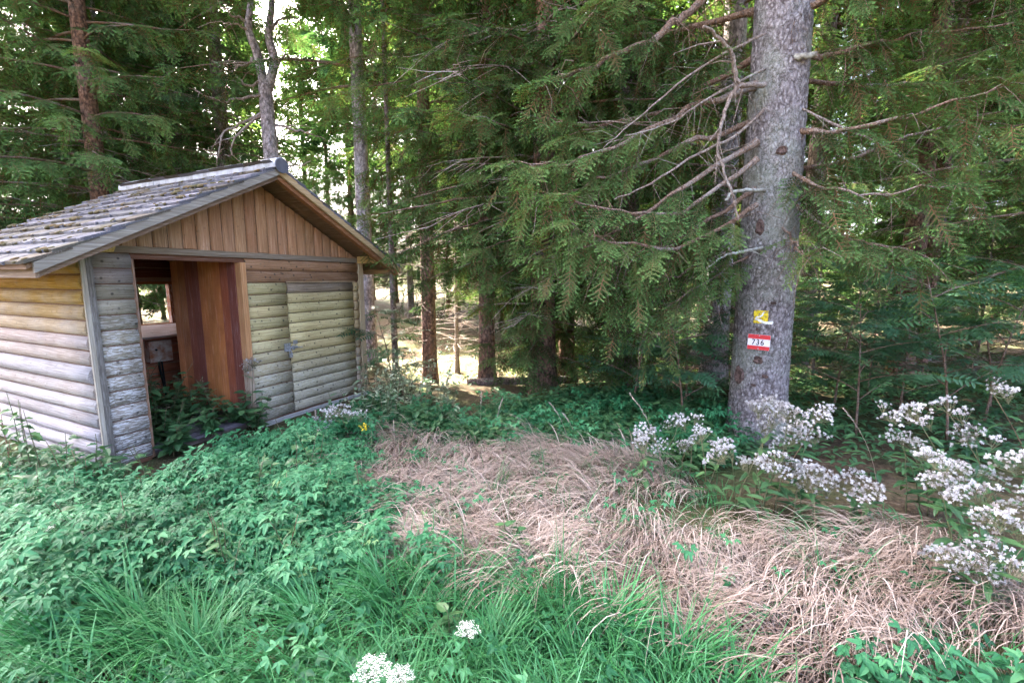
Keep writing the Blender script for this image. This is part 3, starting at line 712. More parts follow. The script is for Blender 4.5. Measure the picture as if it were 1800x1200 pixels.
def dead_wood(seed, z0, z1, n, lmax, r_tr, mat='dead', up=0.05, rad=1.0):
    """bare dead branches with side twigs on the lower trunk"""
    r = random.Random(seed); mb = MB()
    for i in range(n):
        z = z0 + (z1 - z0) * (i + r.random()) / n; az = r.uniform(0, 2 * math.pi); L = lmax * r.uniform(.35, 1.0)
        P = []; k = 7; bendz = r.uniform(-.35, .05); wob = r.uniform(-.3, .3)
        for j in range(k):
            t = j / (k - 1); a = az + wob * t
            P.append((math.cos(a) * (r_tr + L * t), math.sin(a) * (r_tr + L * t), z + L * (up * t + bendz * t * t) + r.uniform(-.02, .02)))
        w = (0.004 + 0.006 * L) * rad
        mb.tube(P, [w * (1 - .75 * j / (k - 1)) for j in range(k)], 4, caps=False)
        for j in range(int(3 + L * 6)):
            t = r.uniform(.25, 1); f = t * (k - 1); b = min(k - 2, int(f)); p = [P[b][c] + (P[b + 1][c] - P[b][c]) * (f - b) for c in range(3)]
            a = az + r.choice((-1, 1)) * r.uniform(.5, 1.2); l = L * r.uniform(.12, .4); dz = r.uniform(-.7, .15)
            q = [p[0] + math.cos(a) * l * .5, p[1] + math.sin(a) * l * .5, p[2] + dz * l * .4]; e = [p[0] + math.cos(a + .2) * l, p[1] + math.sin(a + .2) * l, p[2] + dz * l]
            mb.tube([p, q, e], [w * .42, w * .3, w * .12], 3, caps=False)
    return mb.mesh('dead_branches', M[mat], smooth=True)

def trunk_mesh(name, H, r0, mat, lean=(0, 0), flare=1.35, n=14, seg=22, seed=0, top=0.12, bumpy=0.03):
    r = random.Random(seed); ox = r.uniform(0, 99); V = []; F = []
    for i in range(seg + 1):
        t = (i / seg) ** 1.35; z = H * t
        rad = r0 * ((1 - t) * (1 - top) + top) * (1 + (flare - 1) * math.exp(-z / (r0 * 1.6)))
        cx, cy = lean[0] * z, lean[1] * z
        for j in range(n):
            a = 2 * math.pi * j / n
            k = 1 + bumpy * 2 * mnoise.noise((math.cos(a) * 1.3 + ox, math.sin(a) * 1.3, z * 1.1)) + (.10 * math.cos(3 * a + ox) + .07 * math.cos(5 * a + ox)) * math.exp(-z / (r0 * 1.2))
            V.append((cx + math.cos(a) * rad * k, cy + math.sin(a) * rad * k, z - 0.12 if i == 0 else z))
    for i in range(seg):
        for j in range(n):
            a = i * n + j; b = i * n + (j + 1) % n; F += [(a, b, b + n), (a, b + n, a + n)]
    return mesh_np(name, V, F, mat, smooth=True)

# ---- crown meshes of a few growth forms, shared by the trees of the wood
def prof_dense(z):       # skirted young spruce: narrow foot, full above
    return 0.75 + 1.75 * sstep(0.4, 3.4, z) if z < 8 else 2.5 * max(.05, (1 - (z - 8) / 8.5))
def make_crown(seed, spr, z0, H, prof, dz, bare, step, sc, hang, side, upper_sprays, split, mat, droop=.30, per=3, up0=0.05):
    c = Crown(seed, spr); r = c.r; z = z0; az = r.uniform(0, 6)
    cu = Crown(seed + 500, upper_sprays)
    while z < H - .3:
        t = z / H
        for k in range(per if z < split else max(2, per - 1)):
            az += 2.399 + r.uniform(-.4, .4); L = prof(z) * r.uniform(.65, 1.1)
            zz = z + r.uniform(-.12, .12)
            if z < split:
                c.branch(zz, az, L, .1, up0 + .25 * t, droop * r.uniform(.7, 1.3), .16, bare * r.uniform(.7, 1.2), step, sc, hang, side)
            else:
                cu.branch(zz, az, L, .06, .1 + .3 * t, .30, .18, .12, step * 2.3, sc * 1.7, hang * .8, side * 1.15)
        z += dz if z < split else dz * 1.9
    parts = []
    for cc in (c, cu):
        for k in range(len(cc.sp)):
            if cc.T[k]: parts.append(scatter(cc.sp[k], cc.T[k], frames(cc.D[k], cc.N[k]), np.array(cc.S[k]), cc.Q[k]))
    V, F, A, Q = join(parts)
    wood = MB()
    for cc in (c, cu):
        if cc.wood.n: wood.add(np.concatenate(cc.wood.V), np.concatenate(cc.wood.F))
    return mesh_np('crown', V, F, mat, {'tip': A, 'rnd': Q}), wood.mesh('branches', M['branch'], smooth=True)

def cone_prof(R0, H, p=0.8): return lambda z: R0 * max(.04, 1 - z / H) ** p
KIND = {}
KIND['dense'] = make_crown(31, SP_NEAR, 0.5, 15.5, prof_dense, .24, .12, .21, 1.05, .28, .70, SP_MID, 5.2, M['needle'], droop=.42)
KIND['mid_a'] = make_crown(32, SP_MID, 1.6, 21.0, cone_prof(3.0, 21), .30, .22, .27, 1.0, .22, .75, SP_FAR, 9.0, M['needle'], droop=.34)
KIND['mid_b'] = make_crown(33, SP_MID, 2.8, 23.0, cone_prof(3.2, 23), .36, .30, .27, 1.05, .34, .85, SP_FAR, 10.0, M['needle_dark'], droop=.44)
KIND['high'] = make_crown(34, SP_MID, 5.0, 24.0, cone_prof(3.0, 24), .42, .30, .30, 1.1, .25, .8, SP_FAR, 9.5, M['needle'], droop=.40)
KIND['far'] = make_crown(35, SP_FAR, 1.4, 20.0, cone_prof(2.6, 20), .55, .15, .42, .95, .22, .7, SP_FAR, 30.0, M['needle'], droop=.35, per=4)
KIND['far_high'] = make_crown(36, SP_FAR, 4.5, 24.0, cone_prof(2.9, 24), .62, .20, .45, 1.0, .25, .8, SP_FAR, 30.0, M['needle_dark'], droop=.38, per=4)
KIND['young'] = make_crown(37, SP_MID, 0.15, 3.6, cone_prof(1.15, 3.6, .8), .17, .08, .22, .75, .12, .45, SP_MID, 9.0, M['needle'], droop=.15, per=4)
DEADS = [dead_wood(51, .5, 4.6, 34, 1.7, .1), dead_wood(52, .8, 7.0, 46, 2.0, .1), dead_wood(53, .6, 5.0, 26, 1.1, .06)]
TRK = {}
def trunk_for(H, r0, mat, key):
    k = (round(H), round(r0, 2), mat, key)
    if k not in TRK: TRK[k] = trunk_mesh('trunk', H, r0, M[mat], seed=key)
    return TRK[k]
def tree(x, y, kind, r0, label, group=None, H=None, mat='bark', rz=0.0, s=1.0, dead=None, lean=(0, 0), name='spruce_tree', tkey=0):
    H = H or {'dense': 15.8, 'mid_a': 21.3, 'mid_b': 23.3, 'high': 24.3, 'far': 20.3, 'far_high': 24.3, 'young': 3.7}[kind]
    o = empty(name, (x, y, ground_z(x, y)), rz)
    o.rotation_euler = (lean[1], lean[0], rz)
    tag(o, label, 'tree', group)
    obj('trunk', trunk_for(H, r0, mat, tkey), o, scale=(1, 1, s))
    if kind:
        obj('crown', KIND[kind][0], o, scale=s); tag(obj('branches', KIND[kind][1], o, scale=s), kind='stuff')
    if dead is not None: tag(obj('dead_branches', DEADS[dead], o), kind='stuff')
    return o

# ---- the marked spruce on the right
MT = Vector((2.66, 4.75, 0.0)); MT.z = ground_z(MT.x, MT.y)
mtree = empty('spruce_tree', MT); tag(mtree, 'big spruce with scaly grey trunk carrying the yellow blaze and the 736 plate', 'tree')
M_LEAN = (-0.012, 0.0)
def m_rad(z): return 0.278 * (1 - .022 * z) + 0.035 * math.exp(-z / .35)
def build_main_trunk():
    n, V, F = 120, [], []
    zs = list(np.arange(-.12, 5.6, .026)) + list(np.linspace(5.7, 23, 26))
    for z in zs:
        rad = m_rad(max(z, 0)) if z < 6 else m_rad(6) * (1 - (z - 6) / 17.6)
        for j in range(n):
            a = 2 * math.pi * j / n; ca, sa = math.cos(a), math.sin(a)
            d = 0.012 * mnoise.noise((ca * 1.6, sa * 1.6, z * .9)) + (.03 * math.cos(3 * a + .6) + .02 * math.cos(5 * a)) * math.exp(-max(z, 0) / .22)
            if z < 5.7:
                q = mnoise.voronoi((ca * 6.6, sa * 6.6, z * 15.0))[0]
                d += 0.011 * (min(1.0, (q[1] - q[0]) * 2.2) - .5) + .004 * mnoise.noise((ca * 22, sa * 22, z * 75))
            V.append((M_LEAN[0] * z + ca * (rad + d), M_LEAN[1] * z + sa * (rad + d), z))
    for i in range(len(zs) - 1):
        for j in range(n):
            a = i * n + j; b = i * n + (j + 1) % n; F += [(a, b, b + n), (a, b + n, a + n)]
    return mesh_np('trunk', V, F, M['bark_main'], smooth=True)
obj('trunk', build_main_trunk(), mtree)
def loc_m(p): return tuple(Vector(p) - MT)
mc = Crown(77, SP_NEAR); mr2 = mc.r
def path(pts, k=5):
    """smooth polyline through points"""
    P = [Vector(p) for p in pts]; out = []
    for i in range(len(P) - 1):
        a = P[max(i - 1, 0)]; b = P[i]; c = P[i + 1]; d = P[min(i + 2, len(P) - 1)]
        for j in range(k):
            t = j / k; out.append(tuple(0.5 * ((2 * b) + (c - a) * t + (2 * a - 5 * b + 4 * c - d) * t * t + (3 * b - a - 3 * c + d) * t ** 3)))
    out.append(tuple(P[-1])); return out
bigs = [  # (photograph positions with distance), base radius, bare share, foliage
    ([(1330, 150, 4.7), (1210, 195, 4.6), (1100, 250, 4.5), (1000, 285, 4.4), (930, 292, 4.3)], .034, .35, 1),
    ([(1330, -60, 4.8), (1235, 0, 4.7), (1180, 48, 4.6), (1080, 100, 4.5), (1000, 132, 4.45), (948, 142, 4.4)], .045, .45, 1),
    ([(1325, 215, 4.8), (1225, 250, 4.7), (1100, 300, 4.6), (1020, 330, 4.5), (930, 370, 4.4)], .028, .30, 1),
    ([(1330, 250, 4.6), (1200, 330, 4.4), (1100, 400, 4.3), (1010, 440, 4.2), (960, 450, 4.15)], .026, .25, 1),
    ([(1330, 330, 4.65), (1230, 400, 4.5), (1130, 450, 4.4), (1060, 480, 4.3)], .022, .2, 1),
    ([(1330, 100, 4.9), (1190, 180, 5.2), (1060, 220, 5.4), (940, 200, 5.6)], .03, .2, 1),
    ([(1330, 20, 4.9), (1150, 60, 5.4), (1000, 60, 5.8), (880, 90, 6.0)], .03, .2, 1),
    ([(1330, 420, 4.8), (1220, 470, 4.7), (1150, 500, 4.6), (1090, 540, 4.5)], .018, .2, 1),
    ([(1385, 98, 4.7), (1440, 97, 4.6), (1500, 90, 4.5), (1600, 62, 4.4), (1780, 40, 4.2)], .036, .40, 1),
    ([(1385, 230, 4.6), (1480, 230, 4.3), (1600, 200, 4.1), (1760, 150, 3.9)], .028, .18, 1),
    ([(1385, 300, 4.7), (1490, 280, 4.6), (1600, 240, 4.5), (1720, 210, 4.4)], .024, .15, 1),
    ([(1385, 350, 4.6), (1450, 400, 4.3), (1530, 430, 4.1), (1600, 440, 4.0)], .020, .15, 1),
    ([(1385, 20, 4.7), (1480, -10, 4.4), (1600, -40, 4.2), (1780, -90, 4.0)], .036, .25, 1),
    ([(1385, 140, 4.9), (1520, 150, 5.1), (1640, 150, 5.3), (1790, 130, 5.4)], .028, .2, 1),
    ([(1330, 360, 4.45), (1210, 430, 4.15), (1090, 430, 3.95), (1000, 395, 3.85)], .020, .15, 1),
    ([(1330, 280, 4.5), (1220, 360, 4.3), (1130, 375, 4.1), (1030, 355, 4.0), (960, 340, 3.95)], .022, .2, 1),
    ([(1330, 440, 4.7), (1250, 490, 4.5), (1200, 520, 4.4), (1150, 560, 4.35)], .014, .15, 1),
    ([(1385, 300, 4.55), (1450, 330, 4.2), (1560, 340, 3.95), (1700, 320, 3.8)], .018, .15, .9),
    ([(1375, 400, 4.5), (1395, 425, 4.2), (1405, 440, 4.0), (1420, 455, 3.85)], .012, .30, .5),
]
for pts, rad, bare, dens in bigs:
    P = path([loc_m(at(*p)) for p in pts], 5); n = len(P); kx = mr2.uniform(0, 99)
    P = [tuple(Vector(p) + .055 * min(1, i / 5) * Vector((mnoise.noise((i * .55, kx, 0)), mnoise.noise((i * .55, kx, 5)), 1.3 * mnoise.noise((i * .55, kx, 9))))) for i, p in enumerate(P)]
    L = sum((Vector(P[i + 1]) - Vector(P[i])).length for i in range(n - 1))
    bo = MB(); bo.tube(P, [rad * (1 - .80 * i / (n - 1)) * (1 + .5 * math.exp(-i * .9)) * mr2.uniform(.92, 1.1) for i in range(n)], 8, caps=False)
    for _ in range(int(10 + 8 * L)):
        b = mr2.randrange(2, n); p = Vector(P[b]); d = Vector((mr2.uniform(-1, 1), mr2.uniform(-1, 1), mr2.uniform(-1.6, .3))).normalized() * mr2.uniform(.12, .5)
        bo.tube([tuple(p), tuple(p + d * .5 + Vector((mr2.uniform(-.03, .03), mr2.uniform(-.03, .03), .02))), tuple(p + d * .8 + Vector((0, 0, -.05))), tuple(p + d + Vector((mr2.uniform(-.05, .05), 0, -.11)))], [.0045, .0035, .0025, .001], 3, caps=False)
    obj('bough', bo.mesh('bough', M['branch'], smooth=True), mtree)
    mc.dress(P, L, bare, .145, .86, .24 if dens > .6 else .06, .66 if dens > .6 else .26, dens)
# the crown higher up, above the picture
cu = Crown(78, SP_FAR); z = 7.0; az = 0.0
while z < 22:
    for k in range(2):
        az += 2.4 + cu.r.uniform(-.4, .4); cu.branch(z + cu.r.uniform(-.2, .2), az, 3.2 * max(.05, 1 - z / 23) ** .8 * cu.r.uniform(.7, 1.1), .1, .12, .30, .15, .2, .5, 1.5, .25, .95)
    z += .55
parts = [scatter(c.sp[k], c.T[k], frames(c.D[k], c.N[k]), np.array(c.S[k]), c.Q[k]) for c in (mc, cu) for k in range(3) if c.T[k]]
V, F, A, Q = join(parts)
obj('crown', mesh_np('crown', V, F, M['needle'], {'tip': A, 'rnd': Q}), mtree)
w = MB(); w.add(np.concatenate(cu.wood.V), np.concatenate(cu.wood.F))
tag(obj('branches', w.mesh('branches', M['branch'], smooth=True), mtree), kind='stuff')
# broken and dead limbs on the marked trunk, one mesh each
def limb(pts, r0, r1, name='dead_limb', mat='dead', twigs=0, seed=0, n=8):
    P = path([loc_m(at(*p)) for p in pts], 5); k = len(P); mb = MB(); r = random.Random(seed)
    P = [tuple(Vector(p) + Vector((r.uniform(-1, 1), r.uniform(-1, 1), r.uniform(-1, 1))) * .008) for p in P]
    mb.tube(P, [r0 + (r1 - r0) * i / (k - 1) for i in range(k)], n)
    for _ in range(twigs):
        b = r.randrange(k // 4, k); p = Vector(P[b]); d = Vector((r.uniform(-1, 1), r.uniform(-.6, .3), r.uniform(-1, .3))).normalized(); l = r.uniform(.12, .45)
        e = p + d * l; mid = p + d * l * .5 + Vector((0, 0, r.uniform(-.04, .04)))
        mb.tube([tuple(p), tuple(mid), tuple(e + Vector((0, 0, -.05)))], [r1 * .8, r1 * .5, r1 * .2], 4, caps=False)
    return obj(name, mb.mesh(name, M[mat], smooth=True), mtree)
limb([(1345, 148, 4.55), (1318, 150, 4.42), (1298, 150, 4.35), (1292, 125, 4.32), (1282, 88, 4.28), (1258, 62, 4.24), (1236, 46, 4.2)], .026, .012, twigs=5, seed=3)
limb([(1300, 150, 4.35), (1280, 178, 4.30), (1266, 225, 4.26), (1262, 262, 4.25), (1276, 310, 4.22), (1290, 345, 4.2), (1298, 388, 4.2)], .018, .007, twigs=8, seed=4)
limb([(1345, 336, 4.55), (1318, 334, 4.40), (1290, 336, 4.32), (1276, 352, 4.28)], .020, .010, 'branch_stub', 'lichen', seed=5)
limb([(1340, 436, 4.55), (1318, 440, 4.40), (1288, 446, 4.33), (1268, 452, 4.28), (1240, 475, 4.25)], .019, .006, 'branch_stub', 'lichen', twigs=4, seed=6)
limb([(1395, 98, 4.55), (1410, 100, 4.46), (1432, 96, 4.45)], .03, .026, 'branch_stub', 'lichen', seed=7)
limb([(1345, 190, 4.6), (1290, 240, 4.5), (1210, 280, 4.4), (1130, 330, 4.3), (1080, 350, 4.25)], .016, .005, twigs=10, seed=8)
limb([(1345, 120, 4.6), (1250, 170, 4.4), (1180, 215, 4.3), (1100, 240, 4.2)], .012, .004, twigs=14, seed=9)
limb([(1345, 60, 4.6), (1230, 120, 4.4), (1130, 200, 4.25), (1060, 260, 4.15)], .012, .003, twigs=16, seed=10)
limb([(1385, 180, 4.6), (1450, 210, 4.4), (1540, 250, 4.2), (1620, 300, 4.1)], .012, .003, twigs=14, seed=11)
# scars where branches broke off, seen as dark resinous hollows with a raised rim
def on_trunk(z, ang, off=0.0):
    r = m_rad(z) + off; return Vector((M_LEAN[0] * z + math.cos(ang) * r, M_LEAN[1] * z + math.sin(ang) * r, z))
FACE = math.atan2(-MT.y, -MT.x)      # side of the trunk that looks to the camera
def knot(z, da, w, h, seed):
    a0 = FACE + da; r = random.Random(seed); n = 14; V = [on_trunk(z, a0, .010)]; F = []
    for ring, (f, off) in enumerate(((.55, .014), (1.0, .026), (1.5, .004))):
        for j in range(n):
            t = 2 * math.pi * j / n; k = f * r.uniform(.8, 1.2)
            V.append(on_trunk(z + h * k * math.sin(t), a0 + w * k * math.cos(t) / .28, off))
    for j in range(n):
        F.append((0, 1 + j, 1 + (j + 1) % n))
        for g in range(2):
            a = 1 + g * n + j; b = 1 + g * n + (j + 1) % n; F += [(a, a + n, b + n), (a, b + n, b)]
    return obj('knot_scar', mesh_np('knot_scar', [tuple(v) for v in V], F, M['ink_bark']), mtree)
M['ink_bark'] = flat_mat('knot_resin', (0.05, 0.03, 0.025), 0.8, second=(0.16, 0.10, 0.08), scale=60)
knot(.885, -.08, .030, .030, 1); knot(.72, .18, .022, .014, 2); knot(.62, -.16, .018, .012, 3); knot(.70, -.72, .045, .06, 4); knot(1.46, .30, .020, .008, 5); knot(1.195, -.16, .012, .010, 6)
knot(2.9, .25, .04, .03, 7); knot(2.2, -.3, .03, .05, 8)

# the yellow paint blaze with its white winding path, following the bark
def skin_patch(name, z0, z1, a0, a1, mat, off, seed, inside=None, nx=40, nz=36, parent=None):
    r = random.Random(seed); V, F, idx = [], [], {}
    for i in range(nx + 1):
        for k in range(nz + 1):
            u, v = i / nx, k / nz
            if inside and not inside(u, v): continue
            z = z0 + (z1 - z0) * v; a = a0 + (a1 - a0) * u; ca, sa = math.cos(a), math.sin(a)
            d = 0.012 * mnoise.noise((ca * 1.6, sa * 1.6, z * .9))
            q = mnoise.voronoi((ca * 6.6, sa * 6.6, z * 15.0))[0]
            d += 0.011 * (min(1.0, (q[1] - q[0]) * 2.2) - .5) + .004 * mnoise.noise((ca * 22, sa * 22, z * 75))
            idx[(i, k)] = len(V); V.append(tuple(on_trunk(z, a, d + off)))
    for i in range(nx):
        for k in range(nz):
            c = [(i, k), (i + 1, k), (i + 1, k + 1), (i, k + 1)]
            if all(q in idx for q in c): c = [idx[q] for q in c]; F += [(c[0], c[1], c[2]), (c[0], c[2], c[3])]
    return obj(name, mesh_np(name, V, F, mat, smooth=True), parent)
def edge_noise(u, v): return .035 * mnoise.noise((u * 7, v * 7, 1.3)) + .02 * mnoise.noise((u * 25, v * 25, 4))
def in_sq(u, v):
    e = edge_noise(u, v)
    if mnoise.noise((u * 16, v * 16, 9.0)) > .62: return False
    return .05 + e < u < .95 + e and .05 + e < v < .95 - e
A0 = FACE - .345; A1 = FACE + .20
BZ0, BZ1 = 1.245, 1.395
blaze = skin_patch('trail_blaze', BZ0, BZ1, A0, A1, M['yellow'], .0035, 3, in_sq, parent=mtree)
def in_path(u, v):
    pts = [(1.16, .14, .10), (.95, .10, .09), (.70, .13, .075), (.45, .25, .085), (.20, .36, .07), (.26, .47, .05), (.45, .50, .06), (.56, .60, .06), (.60, .72, .05), (.68, .84, .04)]
    best = 9
    for (x0, y0, w0), (x1, y1, w1) in zip(pts, pts[1:]):
        dx, dy = x1 - x0, y1 - y0; t = max(0, min(1, ((u - x0) * dx + (v - y0) * dy) / (dx * dx + dy * dy)))
        best = min(best, math.hypot(u - x0 - dx * t, (v - y0 - dy * t) * .9) - (w0 + (w1 - w0) * t))
    return best < edge_noise(u, v) * .6
bw_ = skin_patch('winding_path_mark', BZ0, BZ1, A0, A0 + (A1 - A0) * 1.3, M['blazew'], .0055, 4, lambda u, v: in_path(u * 1.3, v), nx=56, nz=46, parent=blaze)

# the number plate nailed below it
sz = 1.065; sa = FACE - .085
c_ = on_trunk(sz, sa, .016)
sign = empty('trail_sign', MT + c_, sa + math.pi / 2 - R(0)); tag(sign, 'red and white number plate reading 736 nailed to the big spruce trunk', 'sign')
sign.rotation_euler = (R(1.0), R(2.0), sa + math.pi / 2)
PW, PH = .200, .155
obj('plate', MB().box(-PW/2, PW/2, -.002, .002, -PH/2, PH/2).mesh('plate', M['signw']), sign)
obj('red_stripe', MB().box(-PW/2 + .001, PW/2 - .001, -.0042, -.0022, PH/2 - .045, PH/2 - .001).mesh('red_stripe', M['red']), sign)
obj('red_stripe', MB().box(-PW/2 + .001, PW/2 - .001, -.0042, -.0022, -PH/2 + .001, -PH/2 + .040).mesh('red_stripe', M['red']), sign)
def text_mesh(s, size, ext):
    cu_ = bpy.data.curves.new('digits', 'FONT'); cu_.body = s; cu_.size = size; cu_.align_x = 'CENTER'; cu_.align_y = 'CENTER'; cu_.extrude = ext; cu_.offset = .0010; cu_.space_character = 1.2
    t = bpy.data.objects.new('tmp', cu_); COL.objects.link(t); bpy.context.view_layer.update()
    me = bpy.data.meshes.new_from_object(t.evaluated_get(bpy.context.evaluated_depsgraph_get())); bpy.data.objects.remove(t); me.materials.clear(); return me
tm = text_mesh('736', .080, .0006); tm.materials.append(M['ink'])
obj('digits', tm, sign, loc=(-.008, -.0034, -.003), rot=(R(90), 0, 0), scale=(.82, 1, 1))
for x, z in ((0, PH/2 - .012), (0, -PH/2 + .012)):
    nb_ = MB(); nb_.tube([(x, -.004, z), (x, -.008, z)], .006, 8); obj('nail', nb_.mesh('nail', M['galv']), sign)

# ---- the trees one can tell apart
tree(0.45, 6.6, 'dense', .19, 'dense drooping spruce beside the sunlit glade, right of its edge', rz=.4, s=.95, dead=1, mat='bark_red')
tree(1.70, 6.9, 'dense', .21, 'dense dark spruce with bare dark foot behind the path, left of the marked trunk', rz=2.6, dead=0, mat='bark')
tree(3.45, 7.6, 'high', .21, 'grey bare-trunked spruce right behind the marked trunk', mat='bark_pale', rz=1.0, dead=0, tkey=1)
tree(-1.68, 9.1, 'high', .15, 'slim spruce with orange sunlit foot standing in the bright glade', mat='bark_red', rz=2.0, s=.92, dead=2, tkey=2)
tree(-2.28, 8.7, None, .062, 'very thin bare spruce pole between the hut and the glade', H=13, mat='bark', dead=2, tkey=3)
tree(-3.0, 9.4, 'high', .155, 'tall pale straight spruce just behind the right corner of the hut', mat='bark_pale', rz=.7, s=1.08, dead=None, tkey=4)
tree(-8.1, 9.2, 'mid_a', .17, 'green spruce with brown trunk rising over the far end of the hut roof', mat='bark_red', rz=.3, tkey=5, dead=0)
tree(-11.0, 9.6, 'mid_a', .19, 'leafy green spruce at the left border behind the hut', rz=2.3, tkey=6)
tree(-8.9, 12.6, 'mid_b', .18, 'dark drooping spruce behind the hut ridge, left of the forked tree', rz=4.1, tkey=7)
tree(-7.3, 12.0, 'mid_b', .2, 'brown-twigged spruce close behind the forked tree', rz=1.7, tkey=8, dead=1)
tree(8.2, 9.4, 'high', .22, 'reddish trunk of a spruce in the shade right of the marked tree', mat='bark_red', rz=2.2, tkey=9, dead=1)
tree(9.4, 10.3, 'high', .16, 'slender reddish spruce beside the thicker reddish trunk', mat='bark_red', rz=3.2, tkey=10, dead=0)
tree(7.9, 6.3, 'mid_a', .2, 'near spruce at the right border whose green boughs hang over the rowan', rz=1.1, tkey=11)
tree(5.8, 9.0, 'high', .17, 'shaded spruce behind the rowan bush on the right', rz=5.2, tkey=12, dead=0)
tree(1.05, 8.6, 'dense', .16, 'skirted spruce standing back between the two dense ones by the path', rz=4.4, mat='bark_red', s=.95)
tree(-1.2, 19.0, 'mid_a', .16, 'sunlit green spruce closing the far end of the glade', rz=1.4, mat='bark_red', tkey=2)
tree(1.9, 15.4, 'mid_a', .15, 'sunlit green spruce at the right rim of the glade', rz=3.4, mat='bark_red', tkey=1)
for x, y, k in ((-3.4, 24.5, 'mid_b'), (-0.4, 21.0, 'mid_a'), (1.9, 18.8, 'mid_a'), (-6.2, 28.0, 'mid_a'), (-9.8, 28.5, 'mid_b')):
    tree(x, y, k, .16, 'spruce tree in the wood behind the hut, glade and marked trunk', 'spruces of the wood behind', mat='bark_red', rz=x * 7, tkey=1, dead=1)
dt = tree(-0.45, 8.0, None, .15, 'spruce with bare foot and high drooping skirt at the near rim of the glade', H=17, mat='bark_red', tkey=7)
obj('crown', KIND['dense'][0], dt, loc=(0, 0, 1.7), rot=(0, 0, 1.9), scale=.92); tag(obj('branches', KIND['dense'][1], dt, loc=(0, 0, 1.7), rot=(0, 0, 1.9), scale=.92), kind='stuff')
# forked tree over the ridge: two stems, bare crooked limbs
def forked():
    x, y = -4.62, 9.1; o = empty('spruce_tree', (x, y, ground_z(x, y))); tag(o, 'forked pale spruce with bare crooked limbs above the hut ridge', 'tree')
    def L(p): return Vector(at(*p)) - o.location
    base = [Vector((0, 0, -.1)), Vector((0, 0, 1.2)), L((478, 290, 9.1)), L((470, 200, 9.1)), L((466, 150, 9.1))]
    left = [L((466, 160, 9.1)), L((452, 95, 9.05)), L((437, 50, 9.0)), L((440, 0, 9.0)), L((432, -120, 9.0)), L((436, -420, 9.0))]
    rgt = [L((468, 165, 9.1)), L((482, 110, 9.15)), L((472, 60, 9.2)), L((478, 0, 9.2)), L((470, -120, 9.2)), L((474, -560, 9.2))]
    mb = MB(); P = path(base, 6); n = len(P); mb.tube(P, [.15 - .035 * i / (n - 1) for i in range(n)], 12)
    for pts, r0 in ((left, .088), (rgt, .095)):
        P = path(pts, 6); n = len(P); mb.tube(P, [r0 * (1 - .7 * i / (n - 1)) for i in range(n)], 10)
    obj('trunk', mb.mesh('trunk', M['bark_pale'], smooth=True), o)
    lb = MB(); r = random.Random(9)
    limbs = [[(470, 168, 9.1), (430, 172, 8.9), (390, 178, 8.7), (345, 162, 8.5)], [(472, 190, 9.1), (430, 215, 8.9), (395, 235, 8.8), (378, 290, 8.7)], [(465, 140, 9.1), (430, 150, 9.0), (400, 105, 8.9)],
             [(445, 105, 9.05), (415, 118, 8.9), (370, 108, 8.8)], [(480, 120, 9.1), (500, 95, 9.2), (520, 110, 9.3)], [(475, 220, 9.1), (520, 228, 9.2), (560, 240, 9.3)], [(468, 200, 9.1), (420, 235, 8.8), (405, 275, 8.7)],
             [(440, 40, 9.0), (405, 25, 8.9), (380, 0, 8.8)], [(440, 60, 9.0), (420, 45, 8.9), (390, 40, 8.85)], [(478, 50, 9.2), (500, 30, 9.3), (530, 36, 9.3)], [(476, 240, 9.1), (505, 290, 9.1), (545, 285, 9.1)]]
    for pts in limbs:
        P = path([L(p) for p in pts], 5); n = len(P); P = [tuple(Vector(p) + Vector((r.uniform(-1, 1), r.uniform(-1, 1), r.uniform(-1, 1))) * .03) for p in P]
        lb.tube(P, [.030 * (1 - .7 * i / (n - 1)) for i in range(n)], 6)
        for _ in range(6):
            b = r.randrange(n // 3, n); p = Vector(P[b]); d = Vector((r.uniform(-1, 1), r.uniform(-1, 1), r.uniform(-1, .5))).normalized() * r.uniform(.15, .5)
            lb.tube([tuple(p), tuple(p + d * .5 + Vector((0, 0, .03))), tuple(p + d)], [.010, .007, .003], 4, caps=False)
    obj('bare_limbs', lb.mesh('bare_limbs', M['dead'], smooth=True), o)
    obj('crown', KIND['high'][0], o, loc=(.2, 0, 2.2), scale=.9); tag(obj('branches', KIND['high'][1], o, loc=(.2, 0, 2.2), scale=.9), kind='stuff')
forked()
# dead pale young spruce in the glade
o = empty('dead_spruce', (-1.55, 12.6, ground_z(-1.55, 12.6))); tag(o, 'dead bleached young spruce with bare twigs at the far side of the glade', 'tree')
obj('trunk', trunk_mesh('trunk', 4.6, .07, M['dead'], seed=4, n=8), o); tag(obj('dead_branches', dead_wood(61, .4, 4.4, 70, 1.5, .04, up=.1, rad=.9), o), kind='stuff')
for x, y, k in ((-17.5, 32, 'mid_b'), (-14.8, 33.5, 'mid_a'), (-12.4, 31.5, 'mid_b'), (-10.4, 34, 'mid_a'), (-8.3, 32.5, 'mid_b'), (-16.0, 36.5, 'mid_a'), (-12.9, 37, 'mid_b'), (-6.0, 35, 'mid_a'), (-19.5, 35, 'mid_a'), (-3.6, 31, 'mid_b'), (-1.2, 29, 'mid_a')):
    tree(x, y, k, .17, 'spruce tree in the wood behind the hut, glade and marked trunk', 'spruces of the wood behind', mat='bark_red', rz=x * 5, tkey=2, s=.95)
